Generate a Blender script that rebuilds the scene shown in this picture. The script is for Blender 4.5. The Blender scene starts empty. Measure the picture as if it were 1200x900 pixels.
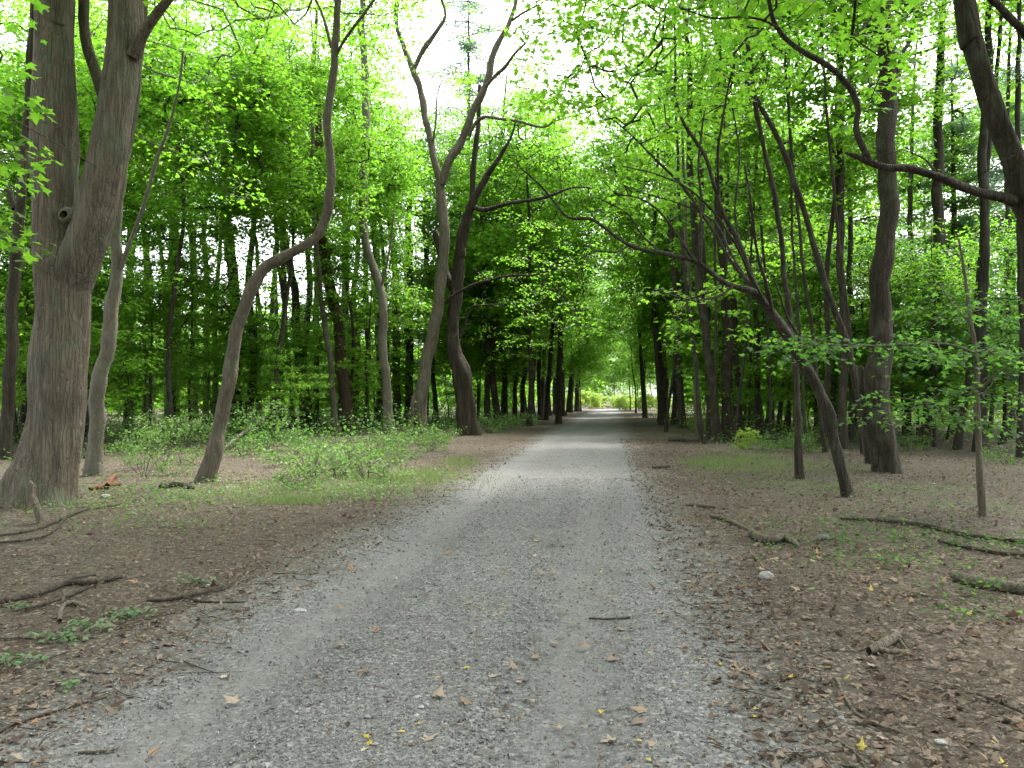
import bpy, math, random
import numpy as np
from mathutils import Vector, Matrix

sc = bpy.context.scene
C = sc.collection
R = math.radians
rng = np.random.default_rng(7)
random.seed(7)

# ------------------------------------------------------------------ camera, sky, sun, exposure
F, CX, CY, HOR, CH = 900.0, 600.0, 450.0, 468.0, 1.55       # photograph: 1200 x 900
PITCH = math.atan((HOR - CY) / F)
cam = bpy.data.cameras.new('camera'); cam.sensor_width = 36; cam.lens = 36 * F / 1200
cam.clip_start = 0.05; cam.clip_end = 3000
co = bpy.data.objects.new('camera', cam); C.objects.link(co)
co.location = (0, 0, CH); co.rotation_euler = (math.pi / 2 + PITCH, 0, 0)
sc.camera = co

SUN_EL, SUN_AZ = 60, 35            # degrees, azimuth clockwise from +Y (up the path)
w = bpy.data.worlds.new('World'); sc.world = w; w.use_nodes = True
nt = w.node_tree; nt.nodes.clear()
sky = nt.nodes.new('ShaderNodeTexSky'); sky.sky_type = 'NISHITA'; sky.sun_disc = False
sky.sun_elevation = R(SUN_EL); sky.sun_rotation = R(SUN_AZ); sky.air_density = 1.0; sky.dust_density = 4.0; sky.ozone_density = 1.0
hs = nt.nodes.new('ShaderNodeHueSaturation'); hs.inputs['Saturation'].default_value = 0.22
bg = nt.nodes.new('ShaderNodeBackground'); bg.inputs['Strength'].default_value = 0.15
ow = nt.nodes.new('ShaderNodeOutputWorld')
nt.links.new(sky.outputs[0], hs.inputs['Color']); nt.links.new(hs.outputs[0], bg.inputs['Color']); nt.links.new(bg.outputs[0], ow.inputs['Surface'])
sl = bpy.data.lights.new('sun', 'SUN'); sl.energy = 1.5; sl.angle = R(10); sl.color = (1.0, 0.96, 0.88)
so = bpy.data.objects.new('sun', sl); C.objects.link(so)
sd = Vector((math.sin(R(SUN_AZ)) * math.cos(R(SUN_EL)), math.cos(R(SUN_AZ)) * math.cos(R(SUN_EL)), math.sin(R(SUN_EL))))
so.rotation_euler = sd.to_track_quat('Z', 'Y').to_euler(); so.location = sd * 60
vs = sc.view_settings
sc.display_settings.display_device = 'sRGB'
vs.view_transform = 'Standard'; vs.look = 'None'; vs.gamma = 1; vs.use_curve_mapping = False
vs.exposure = 2.62
cy = sc.cycles
cy.max_bounces = 10; cy.diffuse_bounces = 6; cy.glossy_bounces = 2; cy.transmission_bounces = 6; cy.transparent_max_bounces = 4
cy.sample_clamp_indirect = 6.0; cy.caustics_reflective = False; cy.caustics_refractive = False
cy.use_denoising = True
try:
    cy.denoiser = 'OPENIMAGEDENOISE'; cy.denoising_input_passes = 'RGB_ALBEDO_NORMAL'
except Exception: pass

# ------------------------------------------------------------------ place helpers
def path_c(y):                    # centre line of the path
    y = np.asarray(y, float)
    return -0.95 + 0.120 * y + 0.00012 * np.clip(y, 0, 200) ** 2
PW = 1.75                         # half width
def hgt(x, y):                    # ground height
    x = np.asarray(x, float); y = np.asarray(y, float)
    u = x - path_c(y)
    n = 0.5*np.sin(1.3*x+0.7*y+1)+0.5*np.sin(0.9*y-0.6*x+2.3)+0.35*np.sin(2.3*x-1.7*y)+0.3*np.sin(3.1*y+1.9*x+.5)
    side = np.clip((np.abs(u) - PW) / 2.0, 0, 1)
    return 0.028 * n * side + 0.05 * side - 0.02
def P(px, py, D):                 # a pixel of the photograph at distance D
    a = (px - CX) / F; b = (CY - py) / F
    dy = math.cos(PITCH) - b * math.sin(PITCH); dz = math.sin(PITCH) + b * math.cos(PITCH)
    t = D / dy
    return np.array((a * t, D, CH + dz * t))
def gD(py):                       # distance of the ground at a row
    b = (CY - py) / F
    dy = math.cos(PITCH) - b * math.sin(PITCH); dz = math.sin(PITCH) + b * math.cos(PITCH)
    return CH * dy / -dz
def G(px, py):
    p = P(px, py, gD(py)); p[2] = float(hgt(p[0], p[1])); return p

def new_mesh(name, V, faces_flat, nper, smooth=False, attr=None, mat=None):
    """uniform polygons: faces_flat is an (n, nper) int array"""
    me = bpy.data.meshes.new(name)
    V = np.asarray(V, np.float32); Fc = np.asarray(faces_flat, np.int32)
    me.vertices.add(len(V)); me.vertices.foreach_set('co', V.ravel())
    me.loops.add(Fc.size); me.loops.foreach_set('vertex_index', Fc.ravel())
    me.polygons.add(len(Fc)); me.polygons.foreach_set('loop_start', np.arange(0, Fc.size, nper, dtype=np.int32))
    try: me.polygons.foreach_set('loop_total', np.full(len(Fc), nper, np.int32))
    except Exception: pass
    me.update(calc_edges=True)
    me.polygons.foreach_set('use_smooth', np.full(len(Fc), smooth))
    if attr is not None:
        for k, v in attr.items():
            a = me.attributes.new(k, 'FLOAT', 'FACE'); a.data.foreach_set('value', np.asarray(v, np.float32))
    if mat: me.materials.append(mat)
    return me
def link(name, me, parent=None, kind=None):
    o = bpy.data.objects.new(name, me); C.objects.link(o)
    if parent is not None: o.parent = parent
    if kind: o['kind'] = kind
    return o
def tag(o, label, cat, group=None):
    o['label'] = label; o['category'] = cat
    if group: o['group'] = group
    return o
def empty(name, loc, label, cat, group=None, rz=0, s=1.0):
    o = bpy.data.objects.new(name, None); C.objects.link(o); o.empty_display_size = .2
    o.location = [float(v) for v in loc]; o.rotation_euler = (0, 0, rz); o.scale = (s, s, s)
    return tag(o, label, cat, group)

# ------------------------------------------------------------------ materials
def nodes(name):
    m = bpy.data.materials.new(name); m.use_nodes = True
    t = m.node_tree; t.nodes.clear()
    o = t.nodes.new('ShaderNodeOutputMaterial')
    return m, t, o
def N(t, typ, **kw):
    n = t.nodes.new(typ)
    for k, v in kw.items():
        if k in n.inputs: n.inputs[k].default_value = v
        else: setattr(n, k, v)
    return n
def ramp(t, fac, stops):
    r = t.nodes.new('ShaderNodeValToRGB'); e = r.color_ramp.elements
    while len(e) < len(stops): e.new(0.5)
    for q, (p, c) in zip(e, stops):
        q.position = p; q.color = (*c, 1)
    t.links.new(fac, r.inputs[0]); return r.outputs[0]
def mix(t, fac, a, b, blend='MIX'):
    m = t.nodes.new('ShaderNodeMix'); m.data_type = 'RGBA'; m.blend_type = blend
    for s, v in ((m.inputs[0], fac), (m.inputs[6], a), (m.inputs[7], b)):
        if hasattr(v, 'is_linked'): t.links.new(v, s)
        elif isinstance(v, tuple): s.default_value = (*v, 1)
        else: s.default_value = v
    return m.outputs[2]
def math_(t, op, a, b=None, clamp=False):
    m = t.nodes.new('ShaderNodeMath'); m.operation = op; m.use_clamp = clamp
    for s, v in ((m.inputs[0], a), (m.inputs[1], b)):
        if v is None: continue
        if hasattr(v, 'is_linked'): t.links.new(v, s)
        else: s.default_value = v
    return m.outputs[0]

def leaf_mat(name, stops, trans, tf=0.45, rough=0.45):
    m, t, o = nodes(name)
    at = N(t, 'ShaderNodeAttribute', attribute_name='rnd')
    oi = N(t, 'ShaderNodeObjectInfo')
    f = math_(t, 'ADD', math_(t, 'MULTIPLY', at.outputs['Fac'], 0.75), math_(t, 'MULTIPLY', oi.outputs['Random'], 0.25))
    col = ramp(t, f, stops)
    tc = ramp(t, f, trans)
    p = N(t, 'ShaderNodeBsdfPrincipled', Roughness=rough)
    p.inputs['Specular IOR Level'].default_value = 0.2
    t.links.new(col, p.inputs['Base Color'])
    tr = N(t, 'ShaderNodeBsdfTranslucent'); t.links.new(tc, tr.inputs['Color'])
    mx = N(t, 'ShaderNodeMixShader'); mx.inputs[0].default_value = tf
    t.links.new(p.outputs[0], mx.inputs[1]); t.links.new(tr.outputs[0], mx.inputs[2]); t.links.new(mx.outputs[0], o.inputs['Surface'])
    return m
M = {}
M['maple'] = leaf_mat('maple_leaf', [(0, (.052, .115, .019)), (.5, (.082, .155, .023)), (1, (.125, .195, .028))],
                      [(0, (.140, .37, .026)), (.5, (.210, .48, .031)), (1, (.31, .56, .040))], 0.57)
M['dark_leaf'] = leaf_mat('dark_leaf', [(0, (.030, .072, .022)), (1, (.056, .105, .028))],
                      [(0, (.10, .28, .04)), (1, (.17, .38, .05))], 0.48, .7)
M['pale_leaf'] = leaf_mat('pale_leaf', [(0, (.060, .115, .034)), (1, (.11, .17, .046))],
                      [(0, (.13, .32, .05)), (1, (.22, .42, .07))], 0.4)
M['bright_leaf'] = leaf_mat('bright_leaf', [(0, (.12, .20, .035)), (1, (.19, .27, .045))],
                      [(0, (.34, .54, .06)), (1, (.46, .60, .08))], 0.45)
M['needle'] = leaf_mat('pine_needle', [(0, (.060, .115, .070)), (1, (.11, .175, .11))],
                      [(0, (.12, .24, .13)), (1, (.18, .32, .18))], 0.35)
M['yellow_leaf'] = leaf_mat('yellow_leaf', [(0, (.33, .25, .035)), (1, (.46, .37, .08))],
                      [(0, (.5, .4, .05)), (1, (.6, .5, .08))], 0.2)
M['fresh_leaf'] = leaf_mat('fresh_fallen_leaf', [(0, (.055, .12, .05)), (1, (.11, .19, .075))], [(0, (.1, .22, .06)), (1, (.15, .28, .07))], 0.2)
M['dry_leaf'] = leaf_mat('dry_leaf', [(0, (.060, .041, .031)), (.45, (.120, .085, .064)), (.78, (.21, .156, .12)), (.93, (.32, .255, .20)), (1, (.48, .40, .32))],
                      [(0, (.1, .05, .03)), (1, (.35, .25, .15))], 0.12, 0.7)
M['rust_leaf'] = leaf_mat('rust_leaf', [(0, (.17, .085, .045)), (1, (.32, .19, .11))], [(0, (.2, .1, .05)), (1, (.3, .2, .1))], 0.12, 0.7)
M['grass'] = leaf_mat('grass_blade', [(0, (.10, .15, .05)), (.7, (.16, .21, .08)), (1, (.24, .22, .12))], [(0, (.18, .30, .07)), (1, (.28, .36, .12))], 0.35)

def bark_mat(name, c0, c1, c2, scale=9, zs=0.14, bump=.5, moss=0.0):
    m, t, o = nodes(name)
    tc = N(t, 'ShaderNodeTexCoord')
    mp = N(t, 'ShaderNodeMapping'); mp.inputs['Scale'].default_value = (1, 1, zs)
    t.links.new(tc.outputs['Object'], mp.inputs['Vector'])
    n1 = N(t, 'ShaderNodeTexNoise', Scale=scale, Detail=6.0, Roughness=.65, Distortion=.6); t.links.new(mp.outputs[0], n1.inputs['Vector'])
    n2 = N(t, 'ShaderNodeTexNoise', Scale=1.7, Detail=4.0); t.links.new(tc.outputs['Object'], n2.inputs['Vector'])
    v = N(t, 'ShaderNodeTexVoronoi', Scale=scale * 1.6, feature='DISTANCE_TO_EDGE'); t.links.new(mp.outputs[0], v.inputs['Vector'])
    n3 = N(t, 'ShaderNodeTexNoise', Scale=26.0, Detail=5.0, Roughness=.7); t.links.new(tc.outputs['Object'], n3.inputs['Vector'])
    base = ramp(t, n1.outputs['Fac'], [(.28, c0), (.52, c1), (.78, c2)])
    col = mix(t, math_(t, 'MULTIPLY', math_(t, 'SUBTRACT', n3.outputs['Fac'], .42, True), 1.2, True), base, c2)
    col = mix(t, math_(t, 'MULTIPLY', math_(t, 'SUBTRACT', n2.outputs['Fac'], .5, True), 2.0, True), col, c0)
    if moss:
        n4 = N(t, 'ShaderNodeTexNoise', Scale=2.6, Detail=6.0); t.links.new(tc.outputs['Object'], n4.inputs['Vector'])
        col = mix(t, math_(t, 'MULTIPLY', math_(t, 'SUBTRACT', n4.outputs['Fac'], .52, True), 5 * moss, True), col, (.12, .15, .10))
    p = N(t, 'ShaderNodeBsdfPrincipled', Roughness=.9); p.inputs['Specular IOR Level'].default_value = .2
    t.links.new(col, p.inputs['Base Color'])
    h = math_(t, 'ADD', math_(t, 'MULTIPLY', n1.outputs['Fac'], 1.0), math_(t, 'MULTIPLY', math_(t, 'MINIMUM', v.outputs['Distance'], .12), 3.0))
    h = math_(t, 'ADD', h, math_(t, 'MULTIPLY', n3.outputs['Fac'], .35))
    b = N(t, 'ShaderNodeBump', Strength=bump, Distance=.045); t.links.new(h, b.inputs['Height']); t.links.new(b.outputs[0], p.inputs['Normal'])
    t.links.new(p.outputs[0], o.inputs['Surface'])
    return m
M['bark_grey'] = bark_mat('bark_grey_brown', (.044, .036, .027), (.132, .108, .082), (.24, .20, .155), 13, .12, 1.0, .6)
M['bark_pale'] = bark_mat('bark_pale_grey', (.075, .065, .050), (.135, .120, .094), (.20, .182, .148), 8, .3, .6, .5)
M['bark_tan'] = bark_mat('bark_tan', (.052, .043, .032), (.118, .099, .074), (.19, .163, .125), 12, .2, .8, .4)
M['bark_dark'] = bark_mat('bark_dark', (.014, .012, .009), (.034, .029, .022), (.066, .057, .044), 9, .15, .8, .3)
M['bark_brown'] = bark_mat('bark_brown', (.014, .011, .008), (.042, .034, .025), (.090, .074, .055), 11, .11, 1.0, .35)
M['bark_twist'] = bark_mat('bark_twisted', (.012, .009, .007), (.040, .031, .023), (.095, .076, .057), 8, .1, 1.0, 0)
M['bark_red'] = bark_mat('bark_reddish', (.026, .017, .012), (.066, .043, .030), (.115, .080, .058), 10, .16, .8, 0)
M['dead_wood'] = bark_mat('dead_wood', (.070, .056, .042), (.135, .112, .086), (.23, .20, .16), 14, .3, .8, .2)
M['dead_dark'] = bark_mat('dead_wood_dark', (.024, .020, .015), (.058, .047, .036), (.11, .092, .072), 14, .3, .7, .2)
M['rot'] = bark_mat('rotten_orange_wood', (.07, .028, .015), (.15, .062, .034), (.22, .105, .06), 16, .4, .8, 0)
M['hollow'] = bark_mat('shaded_hollow_wood', (.006, .005, .004), (.018, .013, .010), (.05, .037, .028), 14, .2, .8, 0)  # near-black rotten wood; shade inside the hollows is put into the colour

def stone_mat(name, stops):
    m, t, o = nodes(name)
    at = N(t, 'ShaderNodeAttribute', attribute_name='rnd'); col = ramp(t, at.outputs['Fac'], stops)
    tc = N(t, 'ShaderNodeTexCoord'); n = N(t, 'ShaderNodeTexNoise', Scale=60.0, Detail=4.0); t.links.new(tc.outputs['Object'], n.inputs['Vector'])
    col = mix(t, .5, col, ramp(t, n.outputs['Fac'], [(.3, (.25, .25, .25)), (.7, (.75, .75, .75))]), 'SOFT_LIGHT')
    p = N(t, 'ShaderNodeBsdfPrincipled', Roughness=.85); t.links.new(col, p.inputs['Base Color']); t.links.new(p.outputs[0], o.inputs['Surface'])
    return m
M['gravel'] = stone_mat('gravel_stone', [(0, (.090, .087, .090)), (.5, (.132, .129, .132)), (.92, (.19, .186, .187)), (1, (.33, .32, .315))])
M['stone'] = stone_mat('field_stone', [(0, (.10, .095, .09)), (1, (.24, .23, .22))])
M['pale_stone'] = stone_mat('pale_stone', [(0, (.24, .24, .235)), (1, (.33, .33, .325))])

def ground_mat():
    m, t, o = nodes('forest_floor')
    tc = N(t, 'ShaderNodeTexCoord'); ob = tc.outputs['Object']
    def noise(s, d=5.0, r=.6):
        n = N(t, 'ShaderNodeTexNoise', Scale=s, Detail=d, Roughness=r); t.links.new(ob, n.inputs['Vector']); return n.outputs['Fac']
    big = noise(.55, 4); mid = noise(4.0, 6); fine = noise(38.0, 6, .7)
    v = N(t, 'ShaderNodeTexVoronoi', Scale=26.0, Randomness=1.0); t.links.new(ob, v.inputs['Vector'])
    v2 = N(t, 'ShaderNodeTexVoronoi', Scale=70.0, Randomness=1.0); t.links.new(ob, v2.inputs['Vector'])
    dirt = ramp(t, fine, [(.3, (.029, .022, .018)), (.5, (.060, .046, .037)), (.72, (.108, .085, .069))])
    sx = N(t, 'ShaderNodeSeparateColor'); t.links.new(v.outputs['Color'], sx.inputs[0])
    sx2 = N(t, 'ShaderNodeSeparateColor'); t.links.new(v2.outputs['Color'], sx2.inputs[0])
    lit = ramp(t, sx.outputs[0], [(0, (.034, .024, .018)), (.4, (.070, .051, .039)), (.75, (.112, .085, .066)), (1, (.19, .15, .118))])
    lit2 = ramp(t, sx2.outputs[0], [(0, (.022, .019, .014)), (.5, (.056, .046, .035)), (1, (.15, .126, .10))])
    col = mix(t, math_(t, 'GREATER_THAN', sx.outputs[1], .55), dirt, lit)
    col = mix(t, math_(t, 'GREATER_THAN', sx2.outputs[1], .62), col, lit2)
    # a thin green skin of moss and seedlings in patches away from the path
    at = N(t, 'ShaderNodeAttribute', attribute_name='away')
    g = math_(t, 'MULTIPLY', math_(t, 'MULTIPLY', math_(t, 'SUBTRACT', mid, .44, True), 4.0, True), at.outputs['Fac'])
    g = math_(t, 'MULTIPLY', g, math_(t, 'MULTIPLY', math_(t, 'SUBTRACT', big, .40, True), 5.0, True))
    col = mix(t, math_(t, 'MULTIPLY', g, .55), col, ramp(t, fine, [(.3, (.055, .075, .028)), (.7, (.12, .15, .06))]))
    p = N(t, 'ShaderNodeBsdfPrincipled', Roughness=.95); p.inputs['Specular IOR Level'].default_value = .15
    t.links.new(col, p.inputs['Base Color'])
    h = math_(t, 'ADD', math_(t, 'ADD', math_(t, 'MULTIPLY', fine, .6), math_(t, 'MULTIPLY', mid, 1.5)), math_(t, 'MULTIPLY', sx.outputs[2], .5))
    b = N(t, 'ShaderNodeBump', Strength=.8, Distance=.025); t.links.new(h, b.inputs['Height']); t.links.new(b.outputs[0], p.inputs['Normal'])
    t.links.new(p.outputs[0], o.inputs['Surface']); return m
def path_mat():
    m, t, o = nodes('gravel_path')
    tc = N(t, 'ShaderNodeTexCoord'); ob = tc.outputs['Object']
    def noise(s, d=5.0, r=.6):
        n = N(t, 'ShaderNodeTexNoise', Scale=s, Detail=d, Roughness=r); t.links.new(ob, n.inputs['Vector']); return n.outputs['Fac']
    at = N(t, 'ShaderNodeAttribute', attribute_name='u')          # -1 .. 1 across
    v = N(t, 'ShaderNodeTexVoronoi', Scale=48.0); t.links.new(ob, v.inputs['Vector'])
    v2 = N(t, 'ShaderNodeTexVoronoi', Scale=110.0); t.links.new(ob, v2.inputs['Vector'])
    s1 = N(t, 'ShaderNodeSeparateColor'); t.links.new(v.outputs['Color'], s1.inputs[0])
    s2 = N(t, 'ShaderNodeSeparateColor'); t.links.new(v2.outputs['Color'], s2.inputs[0])
    big = noise(.8, 5); mid = noise(5.0, 6); fine = noise(60.0, 5, .7)
    st = [(0, (.078, .075, .076)), (.45, (.122, .118, .119)), (.8, (.168, .163, .163)), (1, (.25, .243, .24))]
    col = mix(t, math_(t, 'GREATER_THAN', s1.outputs[1], .45), ramp(t, s2.outputs[0], st), ramp(t, s1.outputs[0], st))
    dust = ramp(t, fine, [(.3, (.134, .130, .129)), (.7, (.186, .180, .177))])
    # two wheel tracks worn smooth and dusty
    au = math_(t, 'ABSOLUTE', math_(t, 'ADD', at.outputs['Fac'], .08))
    tr = math_(t, 'SUBTRACT', 1.0, math_(t, 'MULTIPLY', math_(t, 'ABSOLUTE', math_(t, 'SUBTRACT', au, .50)), 4.2), True)
    tr = math_(t, 'MULTIPLY', tr, math_(t, 'ADD', .25, math_(t, 'MULTIPLY', mid, 1.0)), True)
    col = mix(t, math_(t, 'MULTIPLY', tr, .7), col, dust)
    dk2 = math_(t, 'MULTIPLY', math_(t, 'SUBTRACT', mid, .52, True), 3.5, True)
    col = mix(t, math_(t, 'MULTIPLY', dk2, .5), col, (.060, .054, .048))
    # damp darker and browner patches
    dk = math_(t, 'MULTIPLY', math_(t, 'SUBTRACT', big, .50, True), 3.0, True)
    col = mix(t, math_(t, 'MULTIPLY', dk, .5), col, (.066, .060, .054))
    # dirt and litter creeping in from both edges
    ed = math_(t, 'ADD', math_(t, 'ABSOLUTE', at.outputs['Fac']), math_(t, 'MULTIPLY', math_(t, 'SUBTRACT', math_(t, 'ADD', math_(t, 'MULTIPLY', big, .6), math_(t, 'MULTIPLY', mid, .6)), .6), 1.1))
    ed = math_(t, 'MULTIPLY', math_(t, 'SUBTRACT', ed, .78, True), 3.2, True)
    dirt = ramp(t, fine, [(.3, (.028, .023, .018)), (.5, (.054, .046, .037)), (.72, (.098, .084, .068))])
    dirt = mix(t, math_(t, 'GREATER_THAN', s1.outputs[1], .68), dirt, ramp(t, s1.outputs[2], [(0, (.06, .045, .035)), (1, (.20, .165, .13))]))
    col = mix(t, ed, col, dirt)
    p = N(t, 'ShaderNodeBsdfPrincipled', Roughness=.92); p.inputs['Specular IOR Level'].default_value = .2
    t.links.new(col, p.inputs['Base Color'])
    h = math_(t, 'ADD', math_(t, 'MULTIPLY', s1.outputs[0], .5), math_(t, 'ADD', math_(t, 'MULTIPLY', fine, .5), math_(t, 'MULTIPLY', mid, .9)))
    h = math_(t, 'ADD', h, math_(t, 'MULTIPLY', s2.outputs[1], .35))
    b = N(t, 'ShaderNodeBump', Strength=.6, Distance=.012); t.links.new(h, b.inputs['Height']); t.links.new(b.outputs[0], p.inputs['Normal'])
    t.links.new(p.outputs[0], o.inputs['Surface']); return m
M['ground'] = ground_mat(); M['path'] = path_mat()

# ------------------------------------------------------------------ ground and path
def spaced(a0, a1, fine0, fine1, d, grow=1.12, cap=14):
    xs = list(np.arange(fine0, fine1 + 1e-6, d)); s = d
    while xs[-1] < a1: s = min(s * grow, cap); xs.append(xs[-1] + s)
    s = d
    while xs[0] > a0: s = min(s * grow, cap); xs.insert(0, xs[0] - s)
    return np.array(xs)
def grid(name, us, ys, zf, mat, attrf, aname, kind='structure'):
    U, Y = np.meshgrid(us, ys); X = U + path_c(Y)
    Z = zf(U, X, Y)
    V = np.stack([X, Y, Z], -1).reshape(-1, 3)
    nu, ny = len(us), len(ys)
    i = np.arange(ny - 1)[:, None] * nu + np.arange(nu - 1)[None]
    Fc = np.stack([i, i + 1, i + nu + 1, i + nu], -1).reshape(-1, 4)
    me = new_mesh(name, V, Fc, 4, True, None, mat)
    a = me.attributes.new(aname, 'FLOAT', 'POINT'); a.data.foreach_set('value', attrf(U, Y).astype(np.float32).ravel())
    return link(name, me, None, kind)
def gz(U, X, Y):
    z = hgt(X, Y) + 0.012 * np.sin(9 * X + 3 * np.sin(5 * Y)) * np.sin(8 * Y + 2 * np.sin(6 * X)) * (np.abs(U) > PW)
    dip = np.clip((PW + .35 - np.abs(U)) / .25, 0, 1)
    return z - .07 * dip
grid('ground', spaced(-320, 320, -9, 9, .16), spaced(-60, 420, 1.5, 16, .16, 1.06), gz, M['ground'],
     lambda U, Y: np.clip((np.abs(U) - 2.6) / 2.5, 0, 1), 'away')
def pz(U, X, Y):
    e = np.clip((np.abs(U) - (PW + .45 + .15 * np.sin(1.7 * Y) + .08 * np.sin(4.1 * Y + 1))) / .4, 0, 1)
    rut = -.02 * np.exp(-((np.abs(U + .1) - .85) / .28) ** 2)
    return hgt(X, Y) + .012 + rut - .06 * e
grid('path', np.linspace(-2.8, 2.8, 57), spaced(-30, 122, 1.5, 14, .12, 1.05, 6), pz, M['path'], lambda U, Y: U / 1.9, 'u')

# ------------------------------------------------------------------ tubes
def resample(pts, radii, step):
    pts = np.asarray(pts, float); radii = np.asarray(radii, float)
    out, rr = [], []
    n = len(pts)
    for i in range(n - 1):
        p0 = pts[max(i - 1, 0)]; p1 = pts[i]; p2 = pts[i + 1]; p3 = pts[min(i + 2, n - 1)]
        k = max(1, int(np.linalg.norm(p2 - p1) / step))
        for j in range(k):
            t = j / k
            out.append(0.5 * ((2 * p1) + (-p0 + p2) * t + (2 * p0 - 5 * p1 + 4 * p2 - p3) * t * t + (-p0 + 3 * p1 - 3 * p2 + p3) * t ** 3))
            rr.append(radii[i] * (1 - t) + radii[i + 1] * t)
    out.append(pts[-1]); rr.append(radii[-1])
    return np.array(out), np.array(rr)
class Tubes:
    """collects tubes into one mesh of quads"""
    def __init__(s): s.V = []; s.F = []; s.n = 0
    def add(s, pts, radii, sides=6, step=None, rough=0.0, seed=0, flare=0.0, zbase=0.0, ridges=0.0, crook=0.0):
        if step: pts, radii = resample(pts, radii, step)
        if crook and len(pts) > 6:
            rc = np.random.default_rng(seed + 77); pts = np.array(pts); n_ = len(pts); L_ = np.concatenate([[0], np.cumsum(np.linalg.norm(np.diff(pts, axis=0), axis=1))])
            fade = np.clip(np.minimum(np.arange(n_), 8) / 8., 0, 1)[:, None]
            for wl, am in ((5.5, .9), (2.2, .5), (.9, .22)):
                k_ = 2 * np.pi / (wl * (2.2 * radii.mean() + .12)) * .35; ph_ = rc.uniform(0, 6.28, 3)
                pts = pts + fade * crook * am * radii[:, None] * np.sin(L_[:, None] * k_ * np.array((1, 1.13, .6)) + ph_) * np.array((1, 1, .3))
            radii = radii * (1 + crook * .35 * np.clip(np.sin(L_ * 2 * np.pi / (14 * radii.mean() + .2) + rc.uniform(0, 6)) * np.sin(L_ * 2.3 + rc.uniform(0, 6)), -.3, 1))
        pts = np.asarray(pts, float); radii = np.asarray(radii, float)
        n = len(pts); T = np.gradient(pts, axis=0); T /= np.linalg.norm(T, axis=1)[:, None] + 1e-9
        up = np.array((1., 0, 0)) if abs(T[0][0]) < .9 else np.array((0, 1., 0))
        a = up - T[0] * up.dot(T[0]); a /= np.linalg.norm(a)
        A = np.empty_like(pts); B = np.empty_like(pts)
        for i in range(n):
            a = a - T[i] * a.dot(T[i]); a /= np.linalg.norm(a) + 1e-9
            A[i] = a; B[i] = np.cross(T[i], a)
        th = np.linspace(0, 2 * np.pi, sides, endpoint=False)
        m = np.ones((n, sides))
        if rough or flare or ridges:
            r_ = np.random.default_rng(seed)
            L = np.concatenate([[0], np.cumsum(np.linalg.norm(np.diff(pts, axis=0), axis=1))])
            for _ in range(7):
                k = r_.integers(1, 5); wl = r_.uniform(.5, 2.6); ph = r_.uniform(0, 6.3, 2)
                m += rough * .4 * np.sin(k * th[None] + ph[0] + .6 * np.sin(L[:, None] * wl)) * np.sin(L[:, None] * wl + ph[1])
            if ridges:
                for _ in range(9):
                    k = r_.integers(7, 22); ph = r_.uniform(0, 6.3, 2); wl = r_.uniform(1, 5)
                    m += ridges * np.sin(k * th[None] + ph[0] + 1.5 * np.sin(L[:, None] * wl + ph[1])) * (.5 + .5 * np.sin(L[:, None] * wl * 1.7 + k * th[None] * .3))
            if flare:
                h = np.clip(pts[:, 2] - zbase, 0, 9)
                k = np.exp(-h / (.28 + radii[0] * .6))[:, None]
                lob = .55 + .45 * np.sin(r_.integers(3, 6) * th + r_.uniform(0, 6)) * np.sin(2 * th + r_.uniform(0, 6)) + .25 * np.sin(7 * th + r_.uniform(0, 6))
                m += flare * k * lob[None]
        V = pts[:, None] + (A[:, None] * np.cos(th)[None, :, None] + B[:, None] * np.sin(th)[None, :, None]) * (radii[:, None] * m)[..., None]
        i = np.arange(n - 1)[:, None] * sides; j = np.arange(sides)[None]; j2 = (j + 1) % sides
        Fq = np.stack([i + j, i + j2, i + sides + j2, i + sides + j], -1).reshape(-1, 4) + s.n
        s.V.append(V.reshape(-1, 3)); s.F.append(Fq); s.n += n * sides
        # end cap: a cone point
        s.V.append((pts[-1] + T[-1] * radii[-1] * .6)[None]); tip = s.n; s.n += 1
        e = tip - sides + np.arange(sides); e2 = tip - sides + (np.arange(sides) + 1) % sides
        s.F.append(np.stack([e, e2, np.full(sides, tip), np.full(sides, tip)], -1)[:, :4])
    def mesh(s, name, mat, off=None):
        V = np.concatenate(s.V); Fq = np.concatenate(s.F)
        if off is not None: V = V - np.asarray(off)
        me = bpy.data.meshes.new(name)
        tri = Fq[:, 2] == Fq[:, 3]
        tot = np.where(tri, 3, 4).astype(np.int32)
        mask = np.ones(Fq.shape, bool); mask[tri, 3] = False
        me.vertices.add(len(V)); me.vertices.foreach_set('co', V.astype(np.float32).ravel())
        li = Fq[mask].astype(np.int32)
        me.loops.add(len(li)); me.loops.foreach_set('vertex_index', li)
        me.polygons.add(len(Fq)); me.polygons.foreach_set('loop_start', np.concatenate([[0], np.cumsum(tot)[:-1]]).astype(np.int32))
        try: me.polygons.foreach_set('loop_total', tot)
        except Exception: pass
        me.update(calc_edges=True); me.polygons.foreach_set('use_smooth', np.ones(len(Fq), bool))
        me.materials.append(mat); return me

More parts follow.
